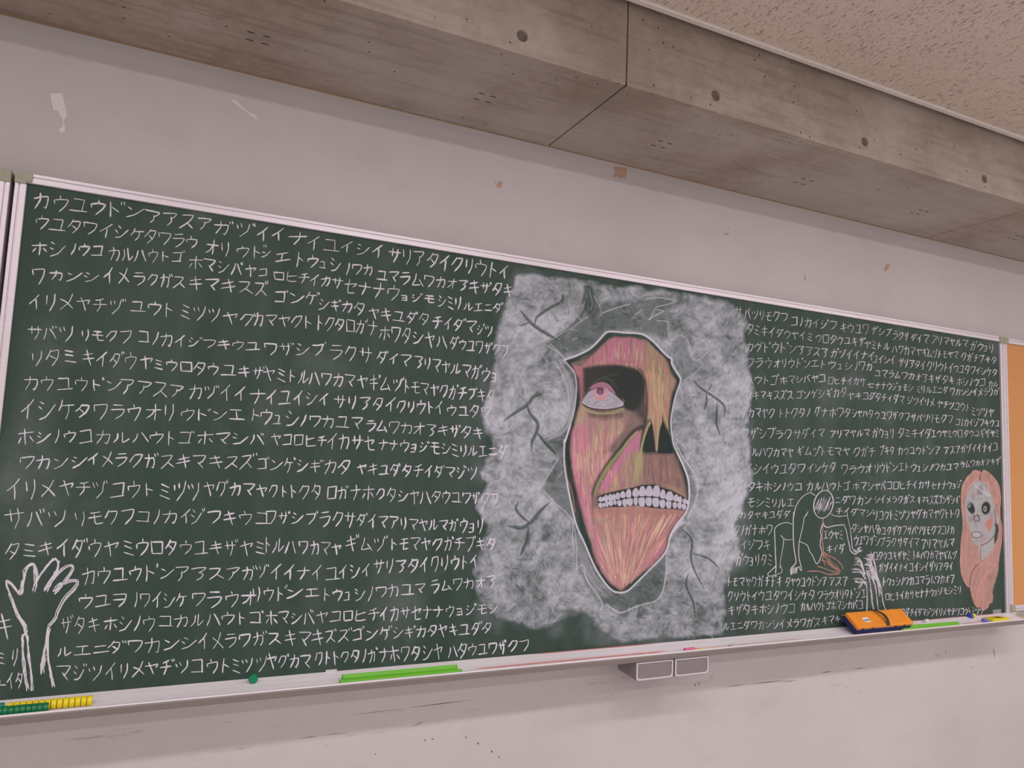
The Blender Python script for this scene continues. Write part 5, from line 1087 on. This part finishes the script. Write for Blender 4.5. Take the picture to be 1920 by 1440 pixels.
M['pblue'] = plastic('periwinkle_plastic', lin(110, 118, 206), .35)
bm = bmesh.new(); cyl_x(bm, -.014, .006, 0, .008, .0068, 12, bev=.001); bm_obj('clip_roll', bm, M['pblue'], o)
bm = bmesh.new(); box(bm, -.006, .016, -.010, .004, .0006, .006, bev=.0015); bm_obj('clip_wing', bm, M['pblue'], o)
o = empty('yellow_box', (3.050, -0.112, FL)); tag(o, 'small flat yellow box with black print at the right end of the ledge', 'box')
bx('box_body', (-.052, .055, -.022, .018, 0.0002, .0115), M['lemon'], o, bev=.0012)
bx('box_label', (-.030, .034, -.0196, .0125, .0115, .0118), simple('gold_label', lin(226, 204, 30), .5, var=.02), o)
bm = bmesh.new(); box(bm, -.014, -.009, -.008, .004, .0118, .0121); box(bm, .002, .011, -.012, .008, .0118, .0121); box(bm, .015, .024, -.012, .008, .0118, .0121); bm_obj('box_print', bm, M['ink'].copy(), o)
bpy.data.objects['box_print'].data.materials[0] = M['strap']
# blank pale sticker low on the board, right end
q = at_y([1861.5, 1876.5, 1876.5, 1861.5], [1143.5, 1142, 1158, 1160], YF)
tag(flat('paper_sticker', [(p[0], p[2]) for p in q], YF-.0008, YF-.0001, simple('greyish_sticker', lin(150, 146, 156), .6, var=.05)), 'small grey-white square sticker in the lower right corner of the chalkboard', 'sticker')

# two pull-out trays under the ledge
M['case'] = simple('grey_case_plastic', lin(136, 124, 124), .5, var=.02); M['rim'] = simple('pale_case_rim', lin(206, 200, 204), .4, var=.02)
def case(x0, x1, label):
    r = empty('chalk_case', ((x0+x1)/2, -0.15, 0.8515)); L = (x1-x0)/2; d = 0.075; h = 0.0505
    def rr_pts(ins, z0=0.0):
        a, b, c_ = L-ins, ins, h-ins*.6
        rad = .009; pts = [(-a, c_), (-a, b+rad)]+[(-a+rad-rad*math.cos(t), b+rad-rad*math.sin(t)) for t in (.5, 1.0)]+[(-a+rad, b), (a-rad, b)]+[(a-rad+rad*math.sin(t), b+rad-rad*math.cos(t)) for t in (.5, 1.0)]+[(a, b+rad), (a, c_)]
        return pts
    # body: open-topped shell behind the front
    o_ = rr_pts(0.0); k = len(o_)
    vs = [(x, -.003, z) for x, z in o_]+[(x*.97, d*1.3, z*.86+.004) for x, z in o_]; fs = [(i, (i+1) % k, k+(i+1) % k, k+i) for i in range(k-1)]+[tuple(range(2*k-1, k-1, -1))]
    ob = mesh_obj('case_body', vs, fs, M['case'], r); sm = ob.modifiers.new('thickness', 'SOLIDIFY'); sm.thickness = .0018
    i_ = rr_pts(.0045)
    vs = [(x, -.0035, z) for x, z in o_]+[(x, -.0035, z) for x, z in i_]+[(x, .001, z) for x, z in i_]+[(x, .001, z) for x, z in o_]
    fs = []
    for i in range(k): j = (i+1) % k; fs += [(i, j, k+j, k+i), (k+i, k+j, 2*k+j, 2*k+i), (3*k+i, 3*k+j, j, i)]
    mesh_obj('front_rim', vs, fs, M['rim'], r)
    mesh_obj('front_panel', [(x, -.0005, z) for x, z in i_], [tuple(range(k))[::-1]], M['case'], r)
    bx('slide_rail', (-L+.004, L-.004, .004, .060, h-.002, h+.0035), M['rim'], r, bev=.001, seg=1)
    return tag(r, label, 'chalk case', 'pull-out cases under the chalk ledge')
case(1.291, 1.4235, 'left of the two grey pull-out cases under the chalk ledge')
case(1.4315, 1.559, 'right of the two grey pull-out cases under the chalk ledge')
